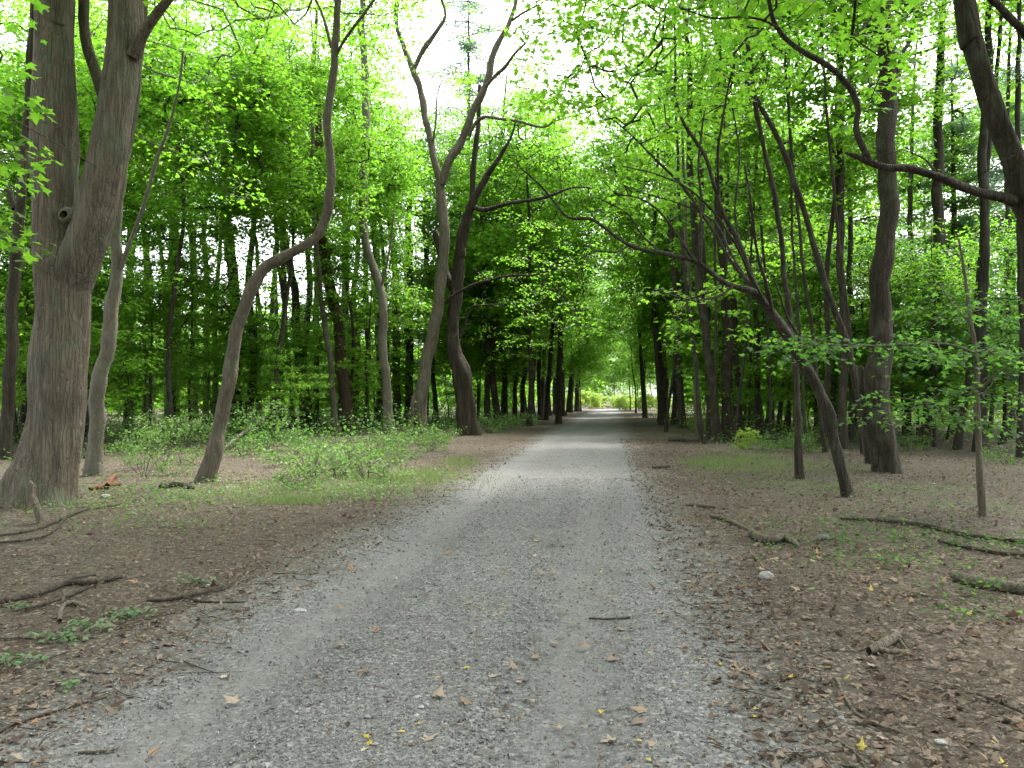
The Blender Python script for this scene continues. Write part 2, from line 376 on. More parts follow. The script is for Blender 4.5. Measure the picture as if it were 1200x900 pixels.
# ------------------------------------------------------------------ leaves
def leaf_shape(lod):
    if lod == 0: h = [(.30, -.07), (.23, .13), (.56, .34), (.23, .43)]
    elif lod == 1: h = [(.50, .22), (.20, .46)]
    else: h = [(.42, .38)]
    n = len(h); V = [(0, 0, 0), (0, .92, -.06)] + [(x, y, -.10 * abs(x) - .05 * y) for x, y in h] + [(-x, y, -.10 * abs(x) - .05 * y) for x, y in h]
    Rf = [0] + list(range(2, 2 + n)) + [1]; Lf = [0, 1] + list(range(1 + 2 * n, 1 + n, -1))
    return np.array(V), np.array([Rf, Lf])
LEAF = [leaf_shape(k) for k in range(3)]
def rotm(yaw, pitch, roll):
    """arrays -> (n,3,3): roll about y, pitch about x, then yaw about z"""
    c, s = np.cos(yaw), np.sin(yaw); cp, sp = np.cos(pitch), np.sin(pitch); cr, sr = np.cos(roll), np.sin(roll)
    z = np.zeros_like(c); o = np.ones_like(c)
    Rz = np.stack([np.stack([c, -s, z], -1), np.stack([s, c, z], -1), np.stack([z, z, o], -1)], -2)
    Rx = np.stack([np.stack([o, z, z], -1), np.stack([z, cp, -sp], -1), np.stack([z, sp, cp], -1)], -2)
    Ry = np.stack([np.stack([cr, z, sr], -1), np.stack([z, o, z], -1), np.stack([-sr, z, cr], -1)], -2)
    return Rz @ Rx @ Ry
def leaves(pos, yaw, pitch, roll, size, lod, r, rnd=None, asp=None):
    V0, F0 = LEAF[lod]; n = len(pos)
    if asp is not None:
        W0 = np.repeat(V0[None], n, 0); W0[:, :, 0] *= asp[:, None]; W0[:, :, 2] += r.normal(0, .35, n)[:, None] * V0[None, :, 1] ** 2 + r.normal(0, .5, n)[:, None] * np.abs(W0[:, :, 0])
        V = np.einsum('nij,nvj->nvi', rotm(yaw, pitch, roll), W0)
    else: V = np.einsum('nij,vj->nvi', rotm(yaw, pitch, roll), V0)
    V = V * size[:, None, None] + pos[:, None]
    Fc = (F0[None] + (np.arange(n) * len(V0))[:, None, None]).reshape(-1, F0.shape[1])
    if rnd is None: rnd = r.random(n)
    return V.reshape(-1, 3), Fc, np.repeat(rnd, len(F0))
def spray_params(centers, r, n_per=34, rad=.55, flat=.16, size=.13, droop=.35, tiltv=.35):
    """flat layered sprays of leaves round every centre"""
    m = len(centers); tot = m * n_per
    c = np.repeat(centers, n_per, 0)
    sr = np.repeat(rad * r.uniform(.6, 1.35, m), n_per)
    ang = r.uniform(0, 2 * np.pi, tot); q = np.sqrt(r.random(tot)) * sr
    tilt = np.repeat(r.normal(0, .22, (m, 2)), n_per, 0)
    off = np.stack([np.cos(ang) * q, np.sin(ang) * q, np.zeros(tot)], -1)
    off[:, 2] = off[:, 0] * tilt[:, 0] + off[:, 1] * tilt[:, 1] + r.normal(0, flat, tot) * sr - droop * q * q / np.maximum(sr, .1) * .5
    yaw = ang - np.pi / 2 + r.normal(0, .7, tot)
    rn = np.clip(np.repeat(r.random(m), n_per) * .55 + r.random(tot) * .45, 0, 1)
    return c + off, yaw, r.normal(-.35, tiltv, tot), r.normal(0, tiltv, tot), size * r.uniform(.55, 1.2, tot), rn
def spray_leaves(centers, r, n_per=34, rad=.55, flat=.16, size=.13, lod=1, droop=.35, tiltv=.35):
    pos, yaw, pit, rol, sz, rn = spray_params(centers, r, n_per, rad, flat, size, droop, tiltv)
    return leaves(pos, yaw, pit, rol, sz, lod, r, rn)
def leaf_mesh(name, parts, mat, nper):
    V, Fc, A, k = [], [], [], 0
    for v, f, a in parts:
        V.append(v); Fc.append(f + k); A.append(a); k += len(v)
    return new_mesh(name, np.concatenate(V), np.concatenate(Fc), nper, False, {'rnd': np.concatenate(A)}, mat)
NPER = {0: 6, 1: 4, 2: 3}

def grow(tb, seeds, pts, r, tip=.004, expo=.45, sides=4, jit=.12, minr=0, maxr=.10):
    """joins spray centres to a skeleton, nearest first; pipe-model radii; adds tubes to tb"""
    nodes_ = [np.asarray(s, float) for s in seeds]; par = [-1] * len(nodes_)
    P_ = np.asarray(pts, float)
    S = np.array(nodes_)
    best = np.full(len(P_), 1e9); bi = np.zeros(len(P_), int)
    for a in range(len(S)):
        d = np.linalg.norm((P_ - S[a]) * np.array((1, 1, 1.15)), axis=1); k = d < best; best[k] = d[k]; bi[k] = a
    left = np.ones(len(P_), bool)
    for _ in range(len(P_)):
        i = int(np.argmin(np.where(left, best, 1e9))); left[i] = False
        a = nodes_[bi[i]]; b = P_[i]; dist = np.linalg.norm(b - a)
        mid = (a + b) / 2 + r.normal(0, jit, 3) * dist * .8 + np.array((0, 0, -.06 * dist))
        nodes_.append(mid); par.append(int(bi[i])); im = len(nodes_) - 1
        nodes_.append(b); par.append(im); ib = len(nodes_) - 1
        for nn, idx in ((mid, im), (b, ib)):
            d = np.linalg.norm((P_ - nn) * np.array((1, 1, 1.15)), axis=1) + .05; k = (d < best) & left; best[k] = d[k]; bi[k] = idx
    cnt = np.zeros(len(nodes_)); n0 = len(seeds)
    ch = [[] for _ in nodes_]
    for i in range(len(nodes_) - 1, n0 - 1, -1):
        cnt[i] += 1; cnt[par[i]] += cnt[i]; ch[par[i]].append(i)
    rad = np.minimum(tip * np.maximum(cnt, 1) ** expo, maxr)
    # chains: follow the thickest child
    starts = [(s, c) for s in range(n0) for c in ch[s]]
    while starts:
        s, c = starts.pop(); chain = [s, c]
        while ch[chain[-1]]:
            kids = sorted(ch[chain[-1]], key=lambda q: -cnt[q])
            for k in kids[1:]: starts.append((chain[-1], k))
            chain.append(kids[0])
        rr = [rad[c]] + [rad[q] for q in chain[1:]]
        if max(rr) >= minr: tb.add([nodes_[q] for q in chain], rr, sides)

# ------------------------------------------------------------------ crown templates (shared by many trees)
def ellip_pts(n, c, rad, r, layers=0, gap=.35, shell=.25):
    out = []; c = np.array(c, float); rad = np.array(rad, float)
    ph = r.uniform(0, 6, 6)
    while len(out) < n:
        v = r.normal(size=3); v /= np.linalg.norm(v); q = v * (shell + (1 - shell) * r.random()) ** .5
        p = q * rad
        s = np.sin(p[0] * 1.3 + ph[0]) * np.sin(p[1] * 1.2 + ph[1]) + np.sin(p[2] * 1.5 + ph[2] + p[0] * .7) * .8
        if s < -gap: continue
        lim = .75 + .25 * np.sin(3 * math.atan2(v[1], v[0]) + ph[3] + 2 * v[2])
        if np.linalg.norm(q) > lim + .15: continue
        if layers:
            k = round((p[2] + c[2]) / layers) * layers - c[2]; p[2] = p[2] * .35 + k * .65 + r.normal(0, .06)
        out.append(p + c)
    return np.array(out)
TPL = {}
def make_tpl(key, seed, H, tr, crown, npts, n_per, rad, size, lod, mat, bark, layers=0, lean=.5, base_only=None, sides=8):
    """a whole young tree: returns trunk mesh, crown branch mesh, leaf mesh"""
    r = np.random.default_rng(seed)
    k = np.linspace(0, 1, 7); lx = np.cumsum(r.normal(0, lean * .18, 7)); ly = np.cumsum(r.normal(0, lean * .18, 7)); lx -= lx[0]; ly -= ly[0]
    tp = np.stack([lx, ly, k * H], -1)
    rr = tr * (1 - .85 * k ** 1.2)
    tb = Tubes(); tb.add(tp, rr, sides, .5, .10, seed, .8)
    trunk = tb.mesh(key + '_trunk', bark)
    pts = ellip_pts(npts, *crown, r, layers)
    sp, _ = resample(tp, rr, .4); zc = crown[0][2] - crown[1][2] * 1.05
    seeds = sp[sp[:, 2] > max(zc, .8)]
    bb = Tubes(); grow(bb, seeds, pts, r, .004, .46, 4, .1, maxr=tr * .55)
    br = bb.mesh(key + '_branches', bark)
    lv = leaf_mesh(key + '_leaves', [spray_leaves(pts, r, n_per, rad, .16, size, lod)], mat, NPER[lod])
    TPL[key] = (trunk, br, lv)
for i in range(5):
    H = [7.5, 8.5, 6.5, 9.5, 8.0][i]
    make_tpl('young%d' % i, 100 + i, H, .06, ((0, 0, H * .60), (3.1, 3.1, H * .42)), 290, 36, .52, .14, 1, M['maple'], M['bark_dark'], .75)
for i in range(2):
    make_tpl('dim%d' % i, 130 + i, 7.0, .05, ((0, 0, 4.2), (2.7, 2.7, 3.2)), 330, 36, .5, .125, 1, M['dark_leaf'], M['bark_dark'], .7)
for i in range(4):
    H = [21, 23, 19, 22][i]
    make_tpl('tall%d' % i, 160 + i, H, .17, ((0, 0, H * .67), (4.6, 4.6, H * .40)), 760, 34, .8, .21, 2, M['maple'], M['bark_brown'], .9, 1.0)
for i in range(3):
    make_tpl('arch%d' % i, 175 + i, [12, 14, 13][i], .07, ((0, 0, 8.2), (4.2, 4.2, 5.6)), 850, 40, .62, .17, 2, M['maple'], M['bark_brown'], 0, 1.0)
for i in range(2):
    make_tpl('mid%d' % i, 180 + i, 15, .09, ((0, 0, 11), (3.8, 3.8, 4.6)), 760, 40, .6, .15, 1, M['maple'], M['bark_brown'], .8, 1.0)
for i in range(2):
    make_tpl('high%d' % i, 190 + i, 20, .2, ((0, 0, 16.5), (4.4, 4.4, 4.2)), 220, 42, .7, .155, 1, M['maple'], M['bark_brown'], .9, 1.0)

def pine_tpl(key, seed, H, z0, rmax):
    r = np.random.default_rng(seed); tb = Tubes()
    tb.add([(0, 0, 0), (.1, .05, H * .5), (.05, 0, H)], [.2, .13, .02], 8, .6, .08, seed, .6)
    bb = Tubes(); cen = []
    z = z0
    while z < H:
        f = (z - z0) / (H - z0); L = rmax * (1 - f * .5) * r.uniform(.7, 1.1)
        for _ in range(5):
            a = r.uniform(0, 6.28); l = L * r.uniform(.5, 1.1); rise = r.uniform(-.05, .25)
            q = [np.array((math.cos(a) * l * s, math.sin(a) * l * s, z + rise * l * s - .18 * l * s * s)) for s in (0, .35, .7, 1)]
            bb.add(q, [.03, .02, .012, .004], 4)
            for s in np.linspace(.3, 1.05, 8):
                b = np.array((math.cos(a) * l * s, math.sin(a) * l * s, z + rise * l * s - .18 * l * s * s))
                for _ in range(2): cen.append(b + r.normal(0, (.22, .22, .06)))
        z += r.uniform(.55, 1.0)
    cen = np.array(cen); n = 16; m = len(cen) * n
    c = np.repeat(cen, n, 0) + r.normal(0, (.14, .14, .08), (m, 3))
    d = r.normal(0, 1, (m, 3)); d[:, 2] = np.abs(d[:, 2]) * .5; d /= np.linalg.norm(d, axis=1)[:, None]
    s_ = np.cross(d, r.normal(size=(m, 3))); s_ /= np.linalg.norm(s_, axis=1)[:, None]
    Ln = r.uniform(.14, .30, m)[:, None]; W = .016
    V = np.stack([c - s_ * W, c + s_ * W, c + d * Ln], 1).reshape(-1, 3)
    TPL[key] = (tb.mesh(key + '_trunk', M['bark_brown']), bb.mesh(key + '_branches', M['bark_dark']),
                new_mesh(key + '_needles', V, np.arange(m * 3).reshape(-1, 3), 3, False, {'rnd': np.repeat(r.random(len(cen)), n)}, M['needle']))
pine_tpl('pine0', 210, 17, 2.2, 3.4); pine_tpl('pine1', 211, 20, 4.0, 3.8)

def shrub_tpl(key, seed, H, rx, npts, n_per, size, mat, stemmat):
    r = np.random.default_rng(seed)
    pts = ellip_pts(npts, (0, 0, H * .55), (rx, rx, H * .5), r, 0, .1)
    tb = Tubes(); seeds = []
    for k in range(7):
        a = r.uniform(0, 6.28); l = r.uniform(.2, .8) * rx; h = H * r.uniform(.4, .9)
        q = [np.array((math.cos(a) * .05, math.sin(a) * .05, -.03)), np.array((math.cos(a) * l * .5, math.sin(a) * l * .5, h * .55)), np.array((math.cos(a) * l, math.sin(a) * l, h))]
        tb.add(q, [.010, .007, .003], 4, .15); seeds += list(resample(q, [1, 1, 1], .15)[0])
    grow(tb, seeds, pts, r, .0022, .4, 3, .1, maxr=.01)
    TPL[key] = (tb.mesh(key + '_stems', stemmat), None, leaf_mesh(key + '_leaves', [spray_leaves(pts, r, n_per, .16, .3, size, 1, .2, .55)], mat, 4))
for i in range(3):
    shrub_tpl('shrub%d' % i, 240 + i, .55, .75, 46, 12, .06, M['pale_leaf'], M['dead_dark'])
for i in range(2):
    shrub_tpl('thicket%d' % i, 250 + i, 1.5, 1.1, 62, 11, .075, M['pale_leaf'], M['dead_dark'])
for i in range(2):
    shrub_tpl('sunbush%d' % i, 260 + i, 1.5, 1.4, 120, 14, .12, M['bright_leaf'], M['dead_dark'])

def place(key, name, loc, label, cat, group, rz=0., s=1.0, names=('trunk', 'branchwork', 'crown')):
    z = float(hgt(loc[0], loc[1])) - .03
    t = empty(name, (loc[0], loc[1], z), label, cat, group, rz, s)
    for me, nm in zip(TPL[key], names):
        if me is None: continue
        o = link(nm, me, t)
        if nm in ('crown', 'foliage', 'branchwork'): o['kind'] = 'stuff'
    return t

# ------------------------------------------------------------------ single leaves that can be picked out
LEAFOBJ = {}
def leaf_objs(parent, origin, prm, idx, mat, name='leaf'):
    pos, yaw, pit, rol, sz, rn = prm
    Rm = rotm(yaw[idx], pit[idx], rol[idx])
    for k, i in enumerate(idx):
        key = (mat.name, int(rn[i] * 3.999))
        if key not in LEAFOBJ:
            V0, F0 = LEAF[0]
            LEAFOBJ[key] = new_mesh('maple_leaf', V0, F0, 6, False, {'rnd': [key[1] / 3.3] * 2}, mat)
        o = link(name, LEAFOBJ[key], parent)
        m4 = np.eye(4); m4[:3, :3] = Rm[k] * sz[i]; m4[:3, 3] = pos[i] - origin
        o.matrix_local = Matrix(m4.tolist())

# ------------------------------------------------------------------ trees traced one by one
def in_frame(p):
    px = CX + F * p[:, 0] / p[:, 1]; py = HOR - F * (p[:, 2] - CH) / p[:, 1]
    return (px > -15) & (px < 1215) & (py > -15)
def tree(name, label, group, bark, D, trunk, branches=(), up=None, crown=None, cs=1.0, fol=(), leaf='maple', size=.13, lod=1,
         n_per=32, rad=.5, sides=16, rough=.10, flare=.55, ridges=0., step=.3, seed=1, pick=0, extra=None, tip=.004, maxr=.02, wk=.84, crook=.35, twigs=0):
    """trunk, branches: pixels (px, py, width, depth offset); the first trunk point stands on the ground at distance D"""
    r = np.random.default_rng(seed * 13 + 5)
    bp = P(trunk[0][0], HOR + F * CH / D, D); bp[2] = float(hgt(bp[0], bp[1]))
    t = empty(name, bp, label, 'tree', group)
    def line(q):
        pts, rr = [], []
        for e in q:
            d = D + (e[3] if len(e) > 3 else 0); pts.append(P(e[0], e[1], d)); rr.append(e[2] * d / F / 2 * wk)
        return pts, rr
    pts, rr = line(trunk); pts[0] = bp - np.array((0, 0, .12))
    if up:                                              # carry the stem on above the picture
        d_ = pts[-1] - pts[-2]; d_ /= np.linalg.norm(d_); d_[2] = max(d_[2], .8)
        z = pts[-1][2]; a, ra = pts[-1], rr[-1]
        for k in (.35, .7, 1.0):
            h = (up - z) * k
            if h > 0: pts.append(a + d_ * np.array((.6, .6, 1)) * h + r.normal(0, .15, 3)); rr.append(max(ra * (1 - .8 * k), .012))
    tb = Tubes(); tb.add(pts, rr, sides, step, rough, seed, flare, bp[2], ridges, crook)
    link('trunk', tb.mesh('trunk', bark, bp), t)
    seeds = [p for p in resample(pts, rr, .3)[0] if p[2] > 2.5]
    for b in branches:
        q, qr = line(b); bt = Tubes(); bt.add(q, qr, max(6, sides // 2), min(step, .2), rough * .8, seed + 3, crook=crook * 1.3)
        link('branch', bt.mesh('branch', bark, bp), t)
        seeds += list(resample(q, qr, .2)[0])
    if twigs and branches:                              # bare twigs along the limbs
        bs = np.array([p for b in branches for p in resample(*line(b), .2)[0]]); k = r.integers(0, len(bs), twigs)
        tw = bs[k] + r.normal(0, 1, (twigs, 3)) * np.array((.45, .45, .3)) + np.array((0, 0, .15))
        bt = Tubes(); grow(bt, bs, tw, r, .0035 * D / 20 + .001, .5, 4, .15, maxr=.02)
        link('twig', bt.mesh('twig', bark, bp), t, 'stuff')
    c = []
    for (x0, y0, x1, y1, d0, d1, n) in fol:
        for _ in range(n): c.append(P(r.uniform(x0, x1), r.uniform(y0, y1), D + r.uniform(d0, d1)))
    if c:
        c = np.array(c); bt = Tubes(); grow(bt, seeds, c, r, tip, .5, 4, .1, maxr=maxr)
        link('branchwork', bt.mesh('branchwork', bark, bp), t, 'stuff')
        prm = spray_params(c, r, n_per, rad, .16, size)
        keep = np.ones(len(prm[0]), bool)
        if pick:
            d = np.linalg.norm(prm[0] - np.array((0, 0, CH)), axis=1) + 1e4 * ~in_frame(prm[0])
            idx = np.argsort(d)[:pick]; keep[idx] = False
            leaf_objs(t, bp, prm, idx, M[leaf])
        q = [a[keep] for a in prm]
        v, f, a = leaves(*q[:5], lod, r, q[5])
        o = link('foliage', leaf_mesh('foliage', [(v - bp, f, a)], M[leaf], NPER[lod]), t); o['kind'] = 'stuff'
    if crown:  # crowns above the picture are added and enlarged to shade what is below
        top = pts[-1]
        for nm, me in (('branchwork', TPL[crown][1]), ('crown', TPL[crown][2])):
            o = link(nm, me, t); o.location = (top[0] - bp[0], top[1] - bp[1], (up or top[2]) - bp[2] - 20 * cs)
            o.rotation_euler = (0, 0, seed * 1.7); o.scale = (cs, cs, cs)
            o['kind'] = 'stuff'
    if extra: extra(t, bp)
    return t

def knot(px, py, d, rad):
    def f(t, bp):
        c = P(px, py, d); prof = [(rad * 1.9, .14), (rad * 1.45, .045), (rad * 1.1, .012), (rad * .7, .008), (rad * .5, .04), (rad * .02, .08)]
        V, Fq, n = [], [], 14; rr = np.random.default_rng(3)
        for (q, y) in prof:
            for k in range(n):
                a = 2 * math.pi * k / n; w_ = 1 + .12 * math.sin(2 * a + 1) + rr.normal(0, .03)
                V.append(c - bp + np.array((math.cos(a) * q * w_ + .25 * y, y, math.sin(a) * q * w_ * 1.15)))
        for i in range(len(prof) - 1):
            for k in range(n):
                Fq.append((i * n + k, i * n + (k + 1) % n, (i + 1) * n + (k + 1) % n, (i + 1) * n + k))
        o = link('knot', new_mesh('knot', V[:4 * n], Fq[:3 * n], 4, True, None, M['dead_wood']), t)
        h = [tuple(np.array(q) - 0) for q in Fq[3 * n:]]
        used = np.array(h) - 3 * n
        link('knot_hole', new_mesh('knot_hole', V[3 * n:], used, 4, True, None, M['hollow']), o)
        o['label'] = 'pale healed branch stub with dark hole'
    return f
def hollow_heart(t, bp):
    tb = Tubes(); q = [P(487, 515, 32.25), P(488, 490, 32.2), P(490, 468, 32.05)]
    tb.add(q, [.26, .22, .05], 10, .2, .2, 5); link('shaded_rotten_core', tb.mesh('shaded_rotten_core', M['hollow'], bp), t)  # dark rotten core standing in for the shade between the two legs
GL, GR = 'trees left of the path', 'trees right of the path'

tree('maple_tree', 'massive grey-brown maple forking into two thick stems at far left foreground', GL, M['bark_grey'], 11.3,
     [(42, 592, 84), (48, 570, 70), (55, 540, 62), (62, 490, 59), (67, 440, 60), (71, 390, 62), (73, 345, 64), (70, 310, 58), (64, 280, 52), (62, 230, 50), (64, 170, 50), (66, 100, 47), (66, 40, 46), (66, 0, 46)],
     [[(72, 372, 46, .05), (84, 330, 52, 0), (98, 290, 48, -.05), (110, 245, 45, -.1), (121, 200, 43, -.15), (130, 150, 41, -.15), (138, 100, 41, -.1), (144, 60, 41, 0), (146, 20, 40, 0), (147, -60, 36, 0), (150, -200, 26, .3), (156, -330, 12, .5)],
      [(121, 115, 13, .15), (113, 88, 14, .25), (103, 60, 13, .3), (98, 30, 12, .3), (98, 0, 12, .3), (104, -90, 9, .5)],
      [(158, 66, 20, -.1), (166, 44, 14, -.2), (177, 25, 12, -.3), (190, 8, 11, -.4), (206, -10, 10, -.5), (260, -60, 7, -1.)]],
     up=17, crown='high0', cs=1.15, fol=[(-110, -40, 40, 190, -5.2, -3.2, 16), (-90, 120, 70, 300, -5.0, -3.4, 9)],
     lod=0, size=.13, n_per=26, rad=.4, sides=48, step=.07, rough=.10, ridges=.010, flare=.40, seed=2, wk=.95, crook=.08, pick=180, maxr=.009, tip=.003, extra=knot(74, 251, 10.98, .075))
tree('maple_tree', 'dark slim maple with forked top rising behind the massive forked trunk at left edge', GL, M['bark_brown'], 19.5,
     [(4, 539, 19), (8, 480, 16), (12, 420, 15), (17, 340, 15), (21, 270, 14), (26, 200, 12), (31, 150, 11), (36, 80, 10), (40, 0, 9)],
     [[(17, 245, 9, 0), (8, 215, 7, .1), (0, 185, 7, .2), (-8, 150, 6, .3)]], up=22, crown='high1', cs=1.2, seed=3)
tree('maple_tree', 'smooth pale grey leaning trunk just right of the massive forked maple', GL, M['bark_pale'], 15.2,
     [(108, 558, 24), (112, 520, 20), (120, 450, 19), (127, 380, 18), (134, 320, 17), (138, 270, 16), (142, 220, 14), (152, 150, 11), (165, 60, 9), (172, 0, 8)],
     [[(141, 315, 7, 0), (150, 290, 6, -.1), (166, 245, 5, -.3), (180, 200, 5, -.4), (196, 155, 4, -.5), (208, 110, 3, -.6), (214, 60, 3, -.6)]],
     up=22, crown='high0', cs=1.3, seed=4, fol=[(170, 60, 300, 240, 0, 4, 16), (90, -60, 330, 70, 0, 7, 40)], sides=20, step=.15, flare=.3)
tree('maple_tree', 'tan trunk bent in an S curve, leaning right then rising straight', GL, M['bark_tan'], 14.3,
     [(240, 566, 26), (247, 540, 21), (255, 500, 19), (265, 455, 18), (276, 410, 17), (286, 370, 17), (296, 335, 16), (308, 315, 15), (328, 302, 14), (350, 290, 13), (370, 274, 13), (383, 250, 13), (389, 220, 12), (388, 185, 12), (385, 150, 11), (387, 110, 11), (391, 60, 10), (395, 0, 9)],
     [[(392, 68, 5, 0), (405, 45, 4, -.1), (425, 18, 4, -.3), (442, -5, 3, -.4)], [(388, 55, 5, 0), (380, 25, 4, .2), (368, -5, 3, .4)]],
     up=21, crown='high1', cs=1.2, seed=5, sides=22, step=.12, flare=.4, fol=[(180, -70, 490, 60, 1, 12, 110)], lod=1, n_per=34, rad=.5)
tree('maple_tree', 'straight pale trunk with a slight kink rising out of the left shrub patch', GL, M['bark_pale'], 33,
     [(456, 510, 14), (455, 480, 13), (453, 440, 12), (449, 390, 12), (445, 340, 12), (436, 312, 11), (429, 290, 11), (427, 233, 10), (427, 167, 10), (428, 83, 9.5), (425, 33, 9), (424, 0, 8)],
     [[(445, 345, 4, 0), (455, 300, 3, -.3), (462, 250, 2, -.5)]], up=25, crown='high0', seed=6)
tree('maple_tree', 'leaning hollow-based maple splitting into a wide V of limbs', GL, M['bark_tan'], 32,
     [(495, 511, 13), (495, 495, 14), (493, 475, 17), (496, 450, 18), (500, 420, 17), (505, 390, 16), (513, 347, 15), (521, 300, 14), (522, 280, 13), (519, 245, 13), (517, 212, 13)],
     [[(479, 512, 9, .1), (483, 495, 10, .1), (488, 474, 12, 0), (493, 455, 14, 0)],
      [(517, 216, 11), (510, 187, 10, .1), (503, 157, 9, .2), (493, 117, 9, .3), (484, 82, 9, .4), (473, 52, 7, .5), (466, 30, 6, .6), (465, 0, 6, .8), (462, -60, 5, 1)],
      [(518, 216, 13), (525, 195, 12, -.1), (537, 173, 12, -.2), (547, 150, 11, -.3), (556, 125, 10, -.4), (567, 100, 9, -.5), (575, 75, 9, -.5), (582, 55, 8, -.6), (597, 27, 7, -.7), (606, 0, 6, -.8), (612, -60, 5, -1)],
      [(485, 82, 7, .4), (497, 58, 7, .2), (507, 43, 6, 0), (516, 30, 5, -.1), (522, 18, 4, -.2), (515, -5, 4, -.3)],
      [(567, 103, 7, -.5), (580, 90, 5, -.8), (592, 78, 5, -1.2), (603, 63, 4, -1.6), (616, 50, 3, -2)],
      [(549, 160, 6, -.4), (557, 145, 5, -.6), (567, 137, 5, -.9), (585, 139, 4, -1.4), (605, 142, 4, -1.8), (637, 149, 3, -2.4), (648, 143, 3, -2.6), (660, 139, 2, -2.8), (693, 130, 1.5, -3.4)],
      [(507, 170, 3, .2), (511, 140, 2.5, -.2), (512, 110, 2, -.4), (520, 92, 1.5, -.6)],
      [(600, 24, 4, -.7), (615, 14, 3, -1), (632, 5, 2.5, -1.4)]],
     seed=7, twigs=90, sides=18, ridges=.015, flare=.5, fol=[(380, -50, 500, 90, -1, 7, 70), (590, -30, 700, 40, -3, 1, 16), (600, 30, 700, 130, -3, 3, 44), (490, -40, 640, 100, 1, 9, 34)], n_per=26,
     extra=lambda t, bp: hollow_heart(t, bp))
tree('maple_tree', 'thick twisted dark trunk with peeling bark beside the left path edge', GL, M['bark_twist'], 32.5,
     [(549, 510, 34), (547, 490, 31), (543, 465, 29), (538, 440, 28), (533, 415, 24), (532, 390, 18), (534, 365, 17), (537, 330, 16), (540, 300, 15), (545, 275, 13), (551, 240, 9), (554, 200, 8), (560, 150, 7), (563, 100, 6)],
     [[(541, 300, 15, 0), (540, 275, 16, -.1), (548, 250, 14, -.3), (560, 228, 12, -.5), (572, 205, 9, -.7), (590, 178, 6, -1), (600, 158, 3.5, -1.2), (604, 140, 2, -1.3)],
      [(556, 243, 8, -.4), (568, 246, 7, -.8), (585, 241, 6, -1.2), (600, 238, 6, -1.6), (633, 233, 5, -2.2), (655, 225, 4, -2.6), (677, 219, 3, -3), (700, 222, 2, -3.4)],
      [(523, 355, 6, -.3), (533, 345, 5, -.6), (557, 333, 5, -1), (580, 327, 4, -1.4), (600, 323, 4, -1.8), (628, 322, 3, -2.2), (655, 312, 2, -2.6)],
      [(540, 395, 4, -.2), (552, 362, 3, -.6), (565, 358, 3, -1), (590, 357, 2, -1.5)],
      [(532, 340, 12, .3), (520, 315, 12, .4), (514, 290, 12, .5), (511, 270, 9, .6)]],
     seed=8, wk=.72, twigs=90, sides=24, ridges=.03, rough=.2, flare=.3,
     fol=[(590, 250, 720, 405, -4, 5, 80), (560, 300, 640, 420, 1, 6, 26), (560, 120, 700, 240, 2, 12, 46)])

# background trunks, left: (base px, top px, width, distance, kink, bark, label)
def stem(px0, pxm, px1, wd, D, bark, label, grp, seed, ym=300, up=18, crown=None, br=()):
    y0 = HOR + F * CH / D; yt = max(0., HOR - F * (14.5 - CH) / D); ym = max(ym, yt + 40)
    return tree('forest_tree', label, grp, bark, D, [(px0, y0, wd * 1.15), (px0 * .8 + pxm * .2, y0 - 35, wd), (pxm * .55 + px0 * .45 + 2, (y0 + ym) / 2, wd * .95), (pxm, ym, wd * .88), (px1 * .5 + pxm * .5 - 2, (ym + yt) / 2, wd * .75), (px1, yt, wd * .55)],
                list(br), up=up, crown=crown, seed=seed, sides=10, step=.35, flare=.7)
DK, BR, PA, TA = M['bark_dark'], M['bark_brown'], M['bark_pale'], M['bark_tan']
left = [
 (278, 271, 262, 17, 38, DK, 'thick almost black trunk standing behind the S-curved tan trunk', 'high0'),
 (241, 241, 243, 8, 46, DK, 'thin straight black trunk left of the thick black one behind the S-curved trunk', None),
 (207, 205, 208, 9, 42, M['bark_grey'], 'slender grey trunk in the left thicket, between pale leaning trunk and black trunks', 'high1'),
 (196, 190, 180, 6, 48, BR, 'thin brown trunk tight against the slender grey one in the left thicket', None),
 (228, 226, 224, 10, 56, BR, 'dim brown trunk half hidden by leaves deep in the left thicket', None),
 (176, 173, 168, 9, 52, DK, 'short-looking dark trunk right of the pale leaning trunk, deep in the thicket', None),
 (359, 338, 318, 12, 40, DK, 'dark trunk leaning left, centred between S-curved trunk and reddish trunk', 'high1'),
 (345, 326, 322, 6, 44, DK, 'thin dark leaning trunk left of the larger dark leaning one', None),
 (396, 371, 366, 8, 34, TA, 'slim tan trunk leaning left beside the reddish trunk', None),
 (372, 369, 371, 5, 45, DK, 'very thin dark stem just left of the slim tan leaning trunk', None),
 (413, 381, 372, 17, 35, M['bark_red'], 'reddish-brown trunk with stripped bark leaning left', 'high0'),
 (408, 404, 408, 10, 44, M['bark_grey'], 'grey trunk seen just behind the reddish leaning one', None),
 (431, 427, 424, 7, 42, DK, 'thin dark trunk between the reddish trunk and the kinked pale one', None),
 (447, 440, 437, 13, 45, DK, 'dark trunk peeping out left of the kinked pale trunk', 'high1'),
 (465, 462, 458, 10, 46, DK, 'dark trunk close behind the right side of the kinked pale trunk', None),
 (479, 478, 482, 12, 50, BR, 'leaf-wrapped brown trunk between the kinked pale trunk and the hollow maple', 'high0'),
 (511, 500, 497, 7, 52, BR, 'slim brown stem seen between the hollow maple and the twisted trunk', None),
 (572, 566, 570, 8, 46, BR, 'slim trunk right behind the twisted dark trunk', None),
 (84, 92, 100, 7, 46, BR, 'thin trunk glimpsed between massive forked maple and pale leaning trunk', None),
 (305, 301, 296, 6, 50, BR, 'thin brown stem framed by the bend of the S-curved trunk', None),
 (321, 322, 330, 7, 58, DK, 'faint dark stem deep in the wood under the S-bend', None)]
